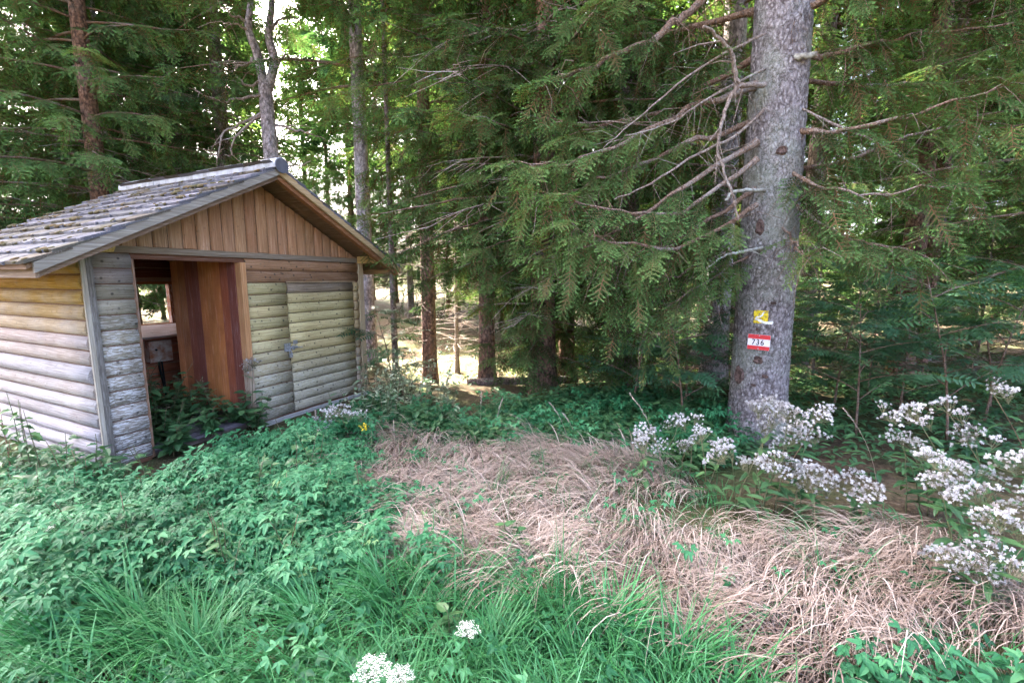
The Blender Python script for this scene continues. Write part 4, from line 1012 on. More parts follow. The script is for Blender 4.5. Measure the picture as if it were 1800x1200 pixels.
# ---- the wood behind
def in_lane(x, y):
    """open lane through which the sun reaches the glade"""
    gx, gy = -1.6, 11.6; dx, dy = math.sin(R(SUN_AZ)), math.cos(R(SUN_AZ)); t = (x - gx) * dx + (y - gy) * dy; off = abs((x - gx) * dy - (y - gy) * dx)
    return -2.5 < t < 30 and off < 3.8
fr = random.Random(99); placed = [(o.location.x, o.location.y) for o in bpy.data.objects if o.name.startswith('spruce_tree')]
cnt = 0; tries = 0
while cnt < 46 and tries < 9000:
    tries += 1
    y = 9.8 + 15 * fr.random(); x = fr.uniform(-1.25, 1.2) * (y + 3)
    if in_lane(x, y): continue
    if -3.6 < x < 0.8 and y < 14.5: continue
    if -8 < x < -3 and y < 11: continue
    dmin = 2.0
    if x > 1.5 and fr.random() < .5: continue
    if any((x - a) ** 2 + (y - b) ** 2 < dmin ** 2 for a, b in placed): continue
    placed.append((x, y)); cnt += 1
    k = fr.random()
    kind = ('mid_b' if k < .2 else 'mid_a' if k < .32 else 'high') if y < 17 else ('far' if k < .35 else 'far_high')
    mat = fr.choice(('bark', 'bark_red', 'bark_red', 'bark_pale'))
    r0 = fr.choice((.10, .13, .16, .19))
    tree(x, y, kind, r0, 'spruce tree in the wood behind the hut, glade and marked trunk', 'spruces of the wood behind', mat=mat, rz=fr.uniform(0, 6.28), s=fr.uniform(.85, 1.1),
         dead=fr.choice((0, 1, 2)) if y < 30 else None, tkey=fr.randrange(3))
# young spruces filling the gaps at the wood edge
for x, y, s, lab in ((5.0, 7.4, .8, 'young spruce behind the rowan thicket'), (2.4, 9.2, 1.0, 'young spruce in the gap behind the marked trunk'), (-9.4, 7.6, .9, 'young spruce beside the far end of the hut roof'), (-7.0, 11.5, 1.0, 'young spruce in the shade behind the hut roof'),
                     (4.3, 9.8, 1.2, 'taller young spruce between the grey trunk and the reddish ones'), (7.6, 7.3, .8, 'small young spruce under the boughs at the right border')):
    tree(x, y, 'young', .035, lab, None, rz=x * 3, s=s, tkey=2)
# ------------------------------------------------------------------ ground vegetation
def on_ground(px, py, z=0.0):
    v = 600.0 - py
    fw = F_PX * math.cos(TH) + v * math.sin(TH); up = -F_PX * math.sin(TH) + v * math.cos(TH)
    k = (CAM_H - z) / -up; return ((px - 900.0) * k, fw * k)
def poly(pts, z=0.2): return [on_ground(x, y, z) for x, y in pts]
def inside(P, x, y):
    c = False; j = len(P) - 1
    for i in range(len(P)):
        if (P[i][1] > y) != (P[j][1] > y) and x < (P[j][0] - P[i][0]) * (y - P[i][1]) / (P[j][1] - P[i][1]) + P[i][0]: c = not c
        j = i
    return c
def in_hut(x, y, m=0.03):
    q = HUT.matrix_basis.inverted() @ Vector((x, y, 0)); return -m < q.x < HW + m and -m < q.y < HD + m
def sample(P, n, r, jitter=.18, hut_m=0.03):
    xs = [p[0] for p in P]; ys = [p[1] for p in P]; out = []; k = 0
    while len(out) < n and k < n * 30:
        k += 1; x = r.uniform(min(xs), max(xs)); y = r.uniform(min(ys), max(ys))
        jx = x + jitter * mnoise.noise((x * 2.2, y * 2.2, 7)); jy = y + jitter * mnoise.noise((x * 2.2, y * 2.2, 17))
        if inside(P, jx, jy) and not in_hut(x, y, hut_m): out.append((x, y))
    return out
HUT_INV = None
bpy.context.view_layer.update()

# ---- templates
def leaf_outline(L, W, n=5, teeth=0.0, fold=.18, curl=.15, peak=.38, seed=0, off=(0, 0, 0), ang=0.0, pitch=0.0):
    """a pointed leaf along +X with midrib, folded along it; returns V, F"""
    r = random.Random(seed); V, F = [], []
    ca, sa = math.cos(ang), math.sin(ang); cp, sp = math.cos(pitch), math.sin(pitch)
    def put(x, y, z):
        x, z = x * cp - z * sp, x * sp + z * cp
        V.append((off[0] + x * ca - y * sa, off[1] + x * sa + y * ca, off[2] + z))
    put(0, 0, 0)
    for i in range(1, n):
        t = i / n; w = W * .5 * (math.sin(math.pi * min(1, t ** (math.log(.5) / math.log(peak)))) ** .8)
        if i % 2: w *= 1 + teeth
        else: w *= 1 - teeth
        x = L * t; z = -curl * L * t * t
        put(x, 0, z); put(x + (teeth * L * .06 if i % 2 else 0), w, z + fold * w); put(x + (teeth * L * .06 if i % 2 else 0), -w, z + fold * w)
    put(L, 0, -curl * L)
    for i in range(n - 1):
        b = 1 + 3 * i
        if i == 0: F += [(0, b, b + 1), (0, b + 2, b)]
        else:
            a = b - 3; F += [(a, b, b + 1), (a, b + 1, a + 1), (a, b + 2, b), (a, a + 2, b + 2)]
    b = 1 + 3 * (n - 2); e = len(V) - 1; F += [(b, e, b + 1), (b, b + 2, e)]
    return np.array(V, float), np.array(F, int)
def compose(items):
    V, F, n = [], [], 0
    for v, f in items: V.append(v); F.append(f + n); n += len(v)
    V = np.concatenate(V); F = np.concatenate(F); return V, F, np.zeros(len(V))
def stalk(p, q, w=.0025):
    p = np.array(p, float); q = np.array(q, float); return np.array([p + (0, w, 0), p - (0, w, 0), q]), np.array([(0, 1, 2)])
def elder_leaf(seed):
    """leaf of three times three toothed leaflets on a stalk; the stalk rises to the origin"""
    r = random.Random(seed); it = []
    for a0, l0, sc in ((0, .055, 1.0), (R(72), .045, .85), (R(-72), .045, .85)):
        o = (math.cos(a0) * l0, math.sin(a0) * l0, .004); it.append(stalk((0, 0, 0), o))
        for a1, s2 in ((0, 1.0), (R(58), .8), (R(-58), .8)):
            L = .066 * sc * s2 * r.uniform(.85, 1.15)
            it.append(leaf_outline(L * 1.06, L * .46, 4 if s2 == 1 else 3, .12, .25, r.uniform(.05, .3), .36, seed, o, a0 + a1 + r.uniform(-.1, .1), r.uniform(-.1, .1)))
    it.append((np.array([(-.002, 0, 0), (.002, 0, 0), (-.06, .003, -.30), (-.06, -.003, -.30)]), np.array([(0, 1, 2), (1, 3, 2)])))
    return compose(it)
ELDER = [elder_leaf(i) for i in range(3)]
def broad_leaf(seed, L, W, teeth=.08, curl=.25, n=6): v, f = leaf_outline(L, W, n, teeth, .2, curl, .36, seed); return v, f, np.zeros(len(v))
def pinnate(seed, L=.19, pairs=6, lw=.019):
    r = random.Random(seed); it = [stalk((0, 0, 0), (L, 0, -.10 * L), .002)]
    for i in range(pairs):
        t = .22 + .72 * i / (pairs - 1); l = L * .34 * (1 - .45 * abs(t - .55)); x = L * t; z = -.10 * L * t * t
        for s in (-1, 1): it.append(leaf_outline(l, lw, 4, .0, .2, r.uniform(.0, .3), .45, seed, (x, 0, z), s * R(r.uniform(58, 72)), r.uniform(-.15, .1)))
    it.append(leaf_outline(L * .27, lw, 4, 0, .2, .2, .45, seed, (L * .97, 0, -.10 * L), 0))
    return compose(it)
def blade(n=6, w=.5, arch=1.0, tipdrop=.5):
    """grass blade of unit length: rises along Z, bends towards +X"""
    V, F = [], []; p = np.array([0.0, 0, 0]); a = R(90)
    P = []
    for i in range(n + 1):
        P.append(p.copy()); t = i / n; a = R(88) - arch * (t + .5 / n) ** 1.3 * R(150) * (.5 + tipdrop * .5)
        p = p + np.array([math.cos(a), 0, math.sin(a)]) / n
    for i in range(n):
        t = i / n; ww = .5 * (1 - t ** 1.8) * (.55 + .9 * min(1, t * 3) - .45 * min(1, t * 3)); V += [P[i] + (0, ww, 0), P[i] - (0, ww, 0)]
    V.append(P[n])
    for i in range(n - 1): a = 2 * i; F += [(a, a + 1, a + 3), (a, a + 3, a + 2)]
    F.append((2 * n - 2, 2 * n - 1, 2 * n))
    return np.array(V, float), np.array(F, int), np.zeros(2 * n + 1)
BL = [blade(6, arch=a, tipdrop=d) for a, d in ((.55, .6), (.8, .8), (1.05, .9))]
BL_DRY = [blade(7, arch=a, tipdrop=1.0) for a in (.85, 1.05, 1.2)]
def rotz(az, tilt=None):
    az = np.asarray(az, float); k = len(az); c, s = np.cos(az), np.sin(az); Rm = np.zeros((k, 3, 3)); Rm[:, 0, 0] = c; Rm[:, 0, 1] = -s; Rm[:, 1, 0] = s; Rm[:, 1, 1] = c; Rm[:, 2, 2] = 1
    if tilt is not None:
        ct, st = np.cos(tilt), np.sin(tilt); Rt = np.zeros((k, 3, 3)); Rt[:, 0, 0] = ct; Rt[:, 0, 2] = st; Rt[:, 1, 1] = 1; Rt[:, 2, 0] = -st; Rt[:, 2, 2] = ct; Rm = Rm @ Rt
    return Rm
def blades(name, tufts, tm, mat, label, cat, kind='stuff'):
    """tufts: (x, y, n, length, width, lean azimuth, spread of azimuth, tilt, colour value)"""
    r = np.random.default_rng(len(tufts)); T, AZ, TI, S, Q = [], [], [], [], []
    for (x, y, n, L, w, az, sp, tilt, q) in tufts:
        z = ground_z(x, y); rad = .02 + .05 * L
        T.append(np.stack([x + r.normal(0, rad, n), y + r.normal(0, rad, n), np.full(n, z - .01)], 1)); AZ.append(az + r.normal(0, sp, n)); TI.append(tilt * r.uniform(.2, 1.2, n))
        l = L * r.uniform(.55, 1.15, n); S.append(np.stack([l, w * r.uniform(.6, 1.3, n), l], 1)); Q.append(np.clip(q + r.normal(0, .22, n), 0, 1))
    T = np.concatenate(T); AZ = np.concatenate(AZ); TI = np.concatenate(TI); S = np.concatenate(S); Q = np.concatenate(Q)
    kd = r.integers(0, len(tm), len(T)); parts = []
    for k in range(len(tm)):
        m = kd == k; parts.append(scatter(tm[k], T[m], rotz(AZ[m], TI[m]), S[m], Q[m]))
    V, F, A, Rr = join(parts)
    return tag(obj(name, mesh_np(name, V, F, mat, {'rnd': Rr, 'tip': A})), label, cat, kind=kind)

vr = random.Random(404)
# dry, matted, arching grass over the old path
DRYP = poly([(600, 775), (690, 738), (900, 762), (1090, 772), (1220, 800), (1300, 870), (1450, 900), (1640, 890), (1810, 960), (2000, 1080), (1950, 1180), (1700, 1130), (1560, 1130), (1450, 1175), (1290, 1120), (1150, 1050), (1050, 985), (960, 965), (880, 1010), (780, 960), (690, 930), (660, 850)])
tf = []
for x, y in sample(DRYP, 1650, vr, .45):
    pn = mnoise.noise((x * 1.1, y * 1.1, 31.0))
    if pn > .38 or (pn > .2 and vr.random() < .5): continue
    sh_ = vr.random() < .3
    az = R(200) + 1.5 * mnoise.noise((x * .9, y * .9, 2.0)) + 1.1 * mnoise.noise((x * 2.6, y * 2.6, 5.0))
    tf.append((x, y, vr.randrange(9, 16), vr.uniform(.15, .30) if sh_ else vr.uniform(.34, .62), .007, az + (vr.uniform(-2, 2) if sh_ else 0), .5, .22, .5 + .35 * mnoise.noise((x * 1.5, y * 1.5, 9))))
blades('dry_grass', tf, BL_DRY, M['dry'], 'straw-coloured dry grass bent over in swirls beside the green growth', 'dry grass')
# lush green grass along the front and thinly everywhere
GRP = poly([(-500, 1060), (0, 1060), (120, 1040), (300, 990), (560, 985), (640, 1000), (720, 945), (870, 985), (1000, 985), (1120, 1050), (1260, 1120), (1420, 1190), (1550, 1500), (1500, 2100), (300, 2100), (-500, 2000)])
tf = []
for x, y in sample(GRP, 620, vr, .35):
    if y < .75: continue
    az = vr.uniform(0, 6.28) if vr.random() < .4 else R(200) + 1.6 * mnoise.noise((x, y, 12))
    tf.append((x, y, vr.randrange(14, 30), vr.uniform(.26, .50), .0085, az, .75, .25, .42 + .3 * mnoise.noise((x * 1.3, y * 1.3, 3))))
for x, y in sample(DRYP, 330, vr, .5): tf.append((x, y, vr.randrange(3, 10), vr.uniform(.2, .48), .006, vr.uniform(0, 6.28), .6, .2, .5))
ELP = poly([(-300, 880), (0, 850), (180, 838), (262, 842), (400, 790), (545, 745), (640, 765), (680, 850), (720, 950), (640, 1010), (560, 1005), (400, 1025), (250, 1010), (100, 1060), (0, 1085), (-300, 1110)])
for x, y in sample(ELP, 130, vr): tf.append((x, y, vr.randrange(3, 9), vr.uniform(.35, .6), .005, vr.uniform(0, 6.28), .7, .15, .4))
HBP = poly([(560, 745), (640, 705), (740, 712), (820, 722), (890, 700), (1100, 682), (1300, 720), (1300, 810), (1200, 800), (1090, 782), (900, 772), (700, 745), (620, 780)], .15)
for x, y in sample(HBP, 200, vr): tf.append((x, y, vr.randrange(6, 14), vr.uniform(.2, .4), .006, vr.uniform(0, 6.28), .8, .2, .4))
blades('green_grass', tf, BL, M['grass'], 'lush green grass tufts growing in front of the leafy ground cover', 'grass')
# big arching tufts standing out of it
def tuft(x, y, n, L, az, sp, label, seed):
    r = np.random.default_rng(seed); az_ = az + r.normal(0, sp, n); l = L * r.uniform(.6, 1.1, n)
    T = np.stack([r.normal(0, .03, n), r.normal(0, .03, n), np.full(n, -.01)], 1); kd = r.integers(0, 3, n); parts = []
    S = np.stack([l, .010 * r.uniform(.6, 1.2, n), l], 1); ti = .3 * r.uniform(0, 1, n); q = np.clip(r.normal(.45, .22, n), 0, 1)
    for k in range(3):
        m = kd == k; parts.append(scatter(BL[k], T[m], rotz(az_[m], ti[m]), S[m], q[m]))
    V, F, A, Rr = join(parts)
    o = empty('grass_tuft', (x, y, ground_z(x, y))); tag(o, label, 'grass tuft', 'arching green grass tufts')
    tag(obj('blades', mesh_np('blades', V, F, M['grass'], {'rnd': Rr, 'tip': A}), o), kind='stuff')
for i, (px, py, n, L, az, sp) in enumerate(((690, 1090, 120, .50, 170, .55), (560, 1130, 90, .48, 160, .6), (970, 1110, 110, .45, 200, .8), (1080, 1140, 120, .48, 20, .8), (240, 1140, 90, .55, 185, .5), (100, 1180, 80, .55, 190, .6), (350, 1190, 90, .5, 120, .8),
                                         (850, 1190, 90, .45, 60, .9), (1200, 1200, 90, .45, 10, .8), (470, 1080, 60, .5, 100, .8))):
    x, y = on_ground(px, py); tuft(x, y, n, L, R(az), sp, 'large arching tuft of green grass in front of the leafy ground cover', i)

# leafy ground cover
T, D, Nn, S, Q = [], [], [], [], []
def carpet(P, n, h0, h1, s0, s1, jitter=.2, q0=.45, hut_m=-.0):
    for x, y in sample(P, n, vr, jitter, .02):
        h = vr.uniform(h0, h1) * (1 + .8 * mnoise.noise((x * 1.6, y * 1.6, 1)))
        if mnoise.noise((x * 2.1, y * 2.1, 41)) > .42: continue
        az = R(-95) + vr.gauss(0, .9)        # leaves lean out to the light, away from the wood
        T.append((x, y, ground_z(x, y) + h)); D.append((math.cos(az), math.sin(az), -.25 + vr.uniform(-.3, .25)))
        Nn.append((vr.uniform(-.35, .35), -.35 + vr.uniform(-.35, .35), 1)); S.append(vr.uniform(s0, s1)); Q.append(min(1, max(0, q0 + vr.gauss(0, .2) + .35 * mnoise.noise((x * 1.7, y * 1.7, 6)))))
carpet(ELP, 4200, .16, .36, .5, 1.0, .45); carpet(ELP, 500, .06, .18, .6, 1.0, .5, q0=.3); carpet(poly([(600, 760), (690, 790), (730, 900), (800, 960), (700, 1000), (640, 900)]), 260, .10, .26, .5, .9, .5)
carpet(GRP, 480, .06, .20, .55, .95); carpet(poly([(1430, 1130), (1800, 1110), (2000, 1200), (1900, 1500), (1350, 1500)]), 260, .10, .25, .7, 1.1); carpet(DRYP, 130, .08, .25, .4, .8, .6)
carpet(HBP, 700, .08, .30, .6, 1.0, q0=.25)
T = np.array(T); D = np.array(D); Nn = np.array(Nn); S = np.array(S); Q = np.array(Q); kd = NR.integers(0, 3, len(T)); parts = []
for k in range(3):
    m = kd == k; parts.append(scatter(ELDER[k], T[m], frames(D[m], Nn[m]), S[m], Q[m]))
V, F, A, Rr = join(parts)
tag(obj('ground_cover', mesh_np('ground_cover', V, F, M['elder'], {'rnd': Rr, 'tip': A})), 'carpet of toothed green leaves covering the ground in front of the hut', 'ground cover', kind='stuff')
# low herbs at the wood edge and on the forest floor
T, D, Nn, S, Q = [], [], [], [], []
LF = [broad_leaf(i, .085, .034, .0, .25, 4) for i in range(3)]
def herbs(P, n, h1, s=1.0, q0=.4, jitter=.25):
    for x, y in sample(P, n, vr, jitter):
        h = vr.uniform(.03, h1) * (.75 + .5 * mnoise.noise((x * 1.5, y * 1.5, 4))); az0 = vr.uniform(0, 6.28)
        for k in range(vr.randrange(3, 6)):
            az = az0 + k * 2.4; T.append((x + .01 * math.cos(az), y + .01 * math.sin(az), ground_z(x, y) + h * (1 - .15 * k))); D.append((math.cos(az), math.sin(az), vr.uniform(-.3, .35))); Nn.append((0, -.2, 1)); S.append(s * vr.uniform(.7, 1.3)); Q.append(min(1, max(0, q0 + vr.gauss(0, .2))))
herbs(HBP, 2400, .34)
WALLP = [on_ground(p[0], p[1]) for p in ((-400, 900), (0, 800), (150, 835), (190, 850), (260, 850), (120, 930), (-400, 1000))]
herbs(WALLP, 500, .45, 1.2)
EDGEP = [(2.2, 4.1), (2.9, 4.0), (3.4, 3.4), (4.6, 3.2), (7, 4.0), (9, 6.5), (7, 8.5), (3, 7), (1.2, 6.4), (1.0, 5.0)]
herbs(EDGEP, 1900, .35, 1.1, .3)
FLOORP = [(-9, 8.5), (-4, 8.6), (-2.4, 7.2), (0.5, 6.4), (3, 6.8), (8, 8.5), (12, 13), (9, 20), (-10, 20), (-14, 12)]
herbs(FLOORP, 1100, .25, 1.3, .45)
T = np.array(T); D = np.array(D); Nn = np.array(Nn, float); S = np.array(S); Q = np.array(Q); kd = NR.integers(0, 3, len(T)); parts = []
for k in range(3):
    m = kd == k; parts.append(scatter(LF[k], T[m], frames(D[m], Nn[m]), S[m], Q[m]))
V, F, A, Rr = join(parts)
tag(obj('undergrowth', mesh_np('undergrowth', V, F, M['herb'], {'rnd': Rr, 'tip': A})), 'low dark green undergrowth of small leaves at the edge of the wood', 'undergrowth', kind='stuff')
# sun-bleached grass in the glade
GLADE = [(-5, 10.5), (-3, 9.2), (-1.2, 8.4), (0, 9.5), (1.5, 11), (1.6, 14), (0, 17), (-4, 17), (-6.5, 14)]
tf = [(x, y, vr.randrange(8, 14), vr.uniform(.10, .26), .008, vr.uniform(0, 6.28), .9, .3, .5) for x, y in sample(GLADE, 480, vr)]
blades('glade_grass', tf, BL, M['straw'], 'pale sun-bleached grass covering the bright glade among the trees', 'grass')

# ------------------------------------------------------------------ single plants
def stem_curve(h, az, lean, r, n=6):
    return [(math.cos(az) * lean * h * (i / n) ** 1.6 + r.uniform(-.006, .006), math.sin(az) * lean * h * (i / n) ** 1.6 + r.uniform(-.006, .006), h * i / n) for i in range(n + 1)]
def mk_leaf(tm, name, mat, rnd):
    V, F, A = tm; return mesh_np(name, V, F, mat, {'rnd': np.full(len(V), rnd), 'tip': A})
LANCE = [mk_leaf(broad_leaf(40 + i, .15, .046, .10, c), 'leaf', M['herb'], q) for i, (c, q) in enumerate(((.25, .3), (.45, .5), (.12, .7)))]
OVAL = [mk_leaf(broad_leaf(50 + i, .12, .075, .09, c), 'leaf', M['herb'], q) for i, (c, q) in enumerate(((.2, .25), (.4, .5), (.1, .75)))]
PALE = [mk_leaf(broad_leaf(60 + i, .12, .032, .0, c), 'leaf', M['herb_pale'], q) for i, (c, q) in enumerate(((.2, .3), (.4, .6), (.1, .9)))]
NETT = [mk_leaf(broad_leaf(70 + i, .095, .05, .18, c), 'leaf', M['herb'], q) for i, (c, q) in enumerate(((.3, .35), (.5, .55)))]
PINN = [mk_leaf(pinnate(80 + i, .20 + .02 * i), 'leaf', M['rowan'], q) for i, q in enumerate((.2, .4, .6, .8))]
PINN.append(mk_leaf(pinnate(90), 'leaf', M['rowan'], .99))
def dir_rot(d, roll=0.0):
    d = Vector(d).normalized(); z = Vector((0, 0, 1)) - d * d.z
    if z.length < 1e-3: z = Vector((1, 0, 0))
    z.normalize(); y = z.cross(d); m = Matrix((d, y, z)).transposed()
    return (m @ Matrix.Rotation(roll, 3, 'X')).to_euler()
def seed_head(seed, n=34, rad=.075):
    """flat-topped cluster of fluffy seed tufts on thin stalks"""
    r = random.Random(seed); mb = MB(); fl = MB()
    for i in range(n):
        a = i * 2.399; q = rad * math.sqrt((i + .5) / n) * r.uniform(.8, 1.2); e = Vector((math.cos(a) * q, math.sin(a) * q, .085 - 3.0 * q * q + r.uniform(-.015, .015)))
        mb.tube([(0, 0, r.uniform(-.02, .02)), (e.x * .6, e.y * .6, e.z * .45), tuple(e)], [.0016, .0012, .001], 3, a=.5, caps=False)
        rr_ = r.uniform(.008, .017); col = r.uniform(.15, 1)
        for k in range(22):     # pappus: a ball of narrow rays
            d = Vector((r.gauss(0, 1), r.gauss(0, 1), r.gauss(.35, 1))).normalized(); s = d.orthogonal().normalized() * .0018
            p = e + d * .001; fl.add([p + s, p - s, e + d * rr_ + s * .8, e + d * rr_ - s * .8], [(0, 1, 3), (0, 3, 2)], min(1, max(0, col + r.uniform(-.2, .2))))
    return mb.mesh('stalks', M['stem']), fl.mesh('seed_tufts', M['fluff'])
HEADS = [seed_head(i, n, rd) for i, (n, rd) in enumerate(((20, .085), (15, .07), (26, .105), (11, .055)))]
def seed_plant(x, y, h, seed, label, group='white seed-head plants', stems=2, leaves=8, lean=.25, z=None, name='seed_head_plant', heads=True, lv=None, leaf_s=1.0, az0=None, cat='plant'):
    r = random.Random(seed); o = empty(name, (x, y, ground_z(x, y) if z is None else z)); tag(o, label, cat, group)
    lv = lv or LANCE
    for s in range(stems):
        az = r.uniform(0, 6.28) if az0 is None else az0 + r.gauss(0, .6); hh = h * r.uniform(.6, 1.2); P = stem_curve(hh, az, lean * r.uniform(.4, 1.4), r); bx, by = r.uniform(-.06, .06), r.uniform(-.06, .06)
        P = [(p[0] + bx, p[1] + by, p[2]) for p in P]; mb = MB(); mb.tube(P, [.0055 - .0006 * i for i in range(7)], 5, a=r.random()); obj('stem', mb.mesh('stem', M['stem'], smooth=True), o)
        for k in range(leaves):
            t = .15 + .75 * (k + r.random() * .5) / leaves; f = t * 6; j = min(5, int(f)); p = [P[j][c] + (P[j + 1][c] - P[j][c]) * (f - j) for c in range(3)]
            a = k * 2.4 + r.uniform(-.4, .4); obj('leaf', lv[r.randrange(len(lv))], o, loc=p, rot=dir_rot((math.cos(a), math.sin(a), r.uniform(-.25, .55)), r.uniform(-.4, .4)), scale=leaf_s * r.uniform(.7, 1.15) * (1.1 - .35 * t))
        if heads:
            nh = r.randrange(2, 4)
            for q in range(nh):
                a = az + q * 2.1; off = .055 * (q > 0); k = r.randrange(len(HEADS))
                e = (P[-1][0] + math.cos(a) * off * 1.4, P[-1][1] + math.sin(a) * off * 1.4, P[-1][2] - .05 * (q > 0))
                rot = (r.uniform(-.7, .7), r.uniform(-.7, .7), r.uniform(0, 6)); sc = r.uniform(.75, 1.15)
                hd = tag(obj('seed_tufts', HEADS[k][1], o, loc=e, rot=rot, scale=sc), kind='stuff'); tag(obj('stalks', HEADS[k][0], hd), kind='stuff')
    return o
LBL = 'white fluffy seed-head plant with lance leaves '
near_trunk = ((1125, 860, .48), (1165, 840, .5), (1205, 855, .52), (1245, 880, .5), (1300, 905, .60), (1335, 900, .72), (1370, 905, .66), (1330, 930, .42), (1400, 915, .55), (1440, 935, .42), (1500, 945, .36))
for i, (px, py, h) in enumerate(near_trunk):
    x, y = on_ground(px, py); seed_plant(x, y, h, 100 + i, LBL + 'in front of the marked trunk', 'seed-head plants before the marked trunk', stems=2, leaves=9)
right_pl = ((1600, 900, .72), (1640, 905, .66), (1700, 960, .72), (1760, 960, .82), (1820, 950, .85), (1680, 1010, .58), (1740, 1030, .60), (1800, 1020, .68), (1690, 1085, .36), (1650, 1060, .34), (1860, 1040, .7), (1780, 1090, .45))
for i, (px, py, h) in enumerate(right_pl):
    x, y = on_ground(px, py); seed_plant(x, y, h, 130 + i, LBL + 'at the dark wood edge beyond the dry grass', 'seed-head plants at the wood edge', stems=2, leaves=11, lean=.35, az0=R(200))
for i, (px, py, h) in enumerate(((590, 800, .36), (625, 795, .40), (565, 790, .30))):
    x, y = on_ground(px, py); seed_plant(x, y, h, 150 + i, LBL + 'in front of the store door', 'seed-head plants at the store door', stems=2, leaves=6)
# pale-leaved herbs between the hut corner and the glade
PALEP = poly([(575, 745), (620, 690), (700, 680), (790, 700), (800, 745), (700, 755), (620, 770)], .1)
for i, (x, y) in enumerate(sample(PALEP, 30, vr, .05)):
    seed_plant(x, y, vr.uniform(.42, .85), 170 + i, 'pale-leaved bushy herb between the hut corner and the glade', 'pale-leaved herbs by the hut corner', stems=3, leaves=12, heads=False, lv=PALE, name='pale_herb', leaf_s=1.0)
# nettles along the side wall
for i, (px, py, h) in enumerate(((20, 900, .78), (55, 890, .85), (80, 895, .70), (110, 900, .80), (140, 905, .60), (175, 895, .5), (-30, 900, .8), (30, 960, .55), (90, 950, .5), (205, 880, .38), (150, 940, .42), (-10, 1000, .5))):
    x, y = on_ground(px, py); o = seed_plant(x, y, h, 210 + i, 'tall nettle against the silvered side wall of the hut', 'nettles along the hut wall', stems=2, leaves=16, heads=False, lv=NETT, lean=.12, name='nettle')
# broad-leaved bushes in the doorway
for i, (hx, hy, h) in enumerate(((.50, .35, .62), (.72, .55, .70), (.62, .95, .66), (.92, .50, .55), (1.05, .30, .48), (.85, .95, .6), (.55, .12, .34), (1.20, .12, .45), (1.28, -.12, .40), (.85, .0, .30), (.45, -.10, .30), (.70, 1.3, .6), (1.0, .75, .62))):
    p = hut_pt(hx, hy, .06 if hy > -.1 else .02); seed_plant(p.x, p.y, h, 230 + i, 'leafy green bush grown through the floor inside the hut doorway', 'bushes in the hut doorway', stems=6, leaves=13, heads=False, lv=OVAL, lean=.45, name='leafy_bush', z=p.z)
p = hut_pt(1.25, -.10, .03); seed_plant(p.x, p.y, .62, 260, 'thin white seed-head plant in front of the open room door', None, stems=1, leaves=5, lean=.1)
# single sprigs
for px, py, h, lv, lab, nm in ((545, 880, .46, OVAL, 'pale green broad-leaved plant rising from the ground cover', 'broad_leaved_plant'), (905, 985, .34, OVAL, 'blue-green sprig standing on the bare patch of the path', 'leafy_sprig'), (950, 835, .22, LANCE, 'small green sprig alone in the dry grass', 'leafy_sprig'),
                             (610, 905, .42, OVAL, 'broad-leaved plant beside the edge of the dry grass', 'broad_leaved_plant'), (700, 790, .30, LANCE, 'reddish sprig at the far edge of the dry grass', 'leafy_sprig'), (790, 1160, .26, OVAL, 'young yellow-green plant between the grass tufts', 'broad_leaved_plant')):
    x, y = on_ground(px, py); seed_plant(x, y, h, int(px), lab, None, stems=2, leaves=10, heads=False, lv=lv, name=nm, leaf_s=.8)
for i, (x, y) in enumerate(sample(ELP, 34, vr, .1)):
    lv = (OVAL, LANCE, NETT)[i % 3]; nm = ('broad_leaved_plant', 'leafy_weed', 'nettle')[i % 3]
    seed_plant(x, y, vr.uniform(.32, .52), 500 + i, ('broad-leaved weed rising out of the leafy carpet before the hut', 'narrow-leaved weed rising out of the leafy carpet before the hut', 'nettle shoot rising out of the leafy carpet before the hut')[i % 3], ('broad-leaved weeds in the carpet', 'narrow-leaved weeds in the carpet', 'nettle shoots in the carpet')[i % 3], stems=2, leaves=9, heads=False, lv=lv, name=nm, leaf_s=.75)
# umbels near the front
def umbel(px, py, zt, rad, label, seed, depth=None):
    r = random.Random(seed); x, y = on_ground(px, py, zt); z = ground_z(x, y); o = empty('umbel_flower', (x, y, z)); tag(o, label, 'flower')
    mb = MB(); mb.tube([(0.02, .05, 0), (.01, .02, zt * .5), (0, 0, zt - .05 - z)], [.005, .004, .003], 5, a=.3); obj('stem', mb.mesh('stem', M['stem'], smooth=True), o)
    for k in range(15):
        a = k * 2.399; q = rad * math.sqrt((k + .3) / 15); e = Vector((math.cos(a) * q, math.sin(a) * q, zt - z - .02 - 2.2 * q * q))
        ry = MB(); ry.tube([(0, 0, zt - .05 - z), tuple(e)], [.0016, .0012], 4, a=.2, caps=False); ro = obj('ray', ry.mesh('ray', M['stem']), o)
        fl = MB()
        for j in range(20):
            b = j * 2.399; w = rad * .27 * math.sqrt(j / 20); c = e + Vector((math.cos(b) * w, math.sin(b) * w, .010 - 6 * w * w + r.uniform(-.003, .003))); s = rad * .055 * r.uniform(.8, 1.4); q0 = r.random()
            V = [c + Vector((0, 0, .002))] + [c + Vector((math.cos(t) * s * (1 if i % 2 else .55), math.sin(t) * s * (1 if i % 2 else .55), r.uniform(-.001, .002))) for i, t in enumerate([u * math.pi / 5 for u in range(10)])]
            fl.add([tuple(v) for v in V], [(0, 1 + i, 1 + (i + 1) % 10) for i in range(10)], q0)
        obj('flower_cluster', fl.mesh('flower_cluster', M['umbel']), ro)
umbel(655, 1168, .30, .068, 'cream flat umbel flower with large head at the grassy front', 1); umbel(705, 1180, .31, .045, 'small cream umbel flower next to the larger cream one', 2)
umbel(822, 1100, .24, .05, 'round white umbel flower alone among the grass tufts', 3); umbel(72, 925, .42, .05, 'white umbel flower among the nettles by the side wall', 4)
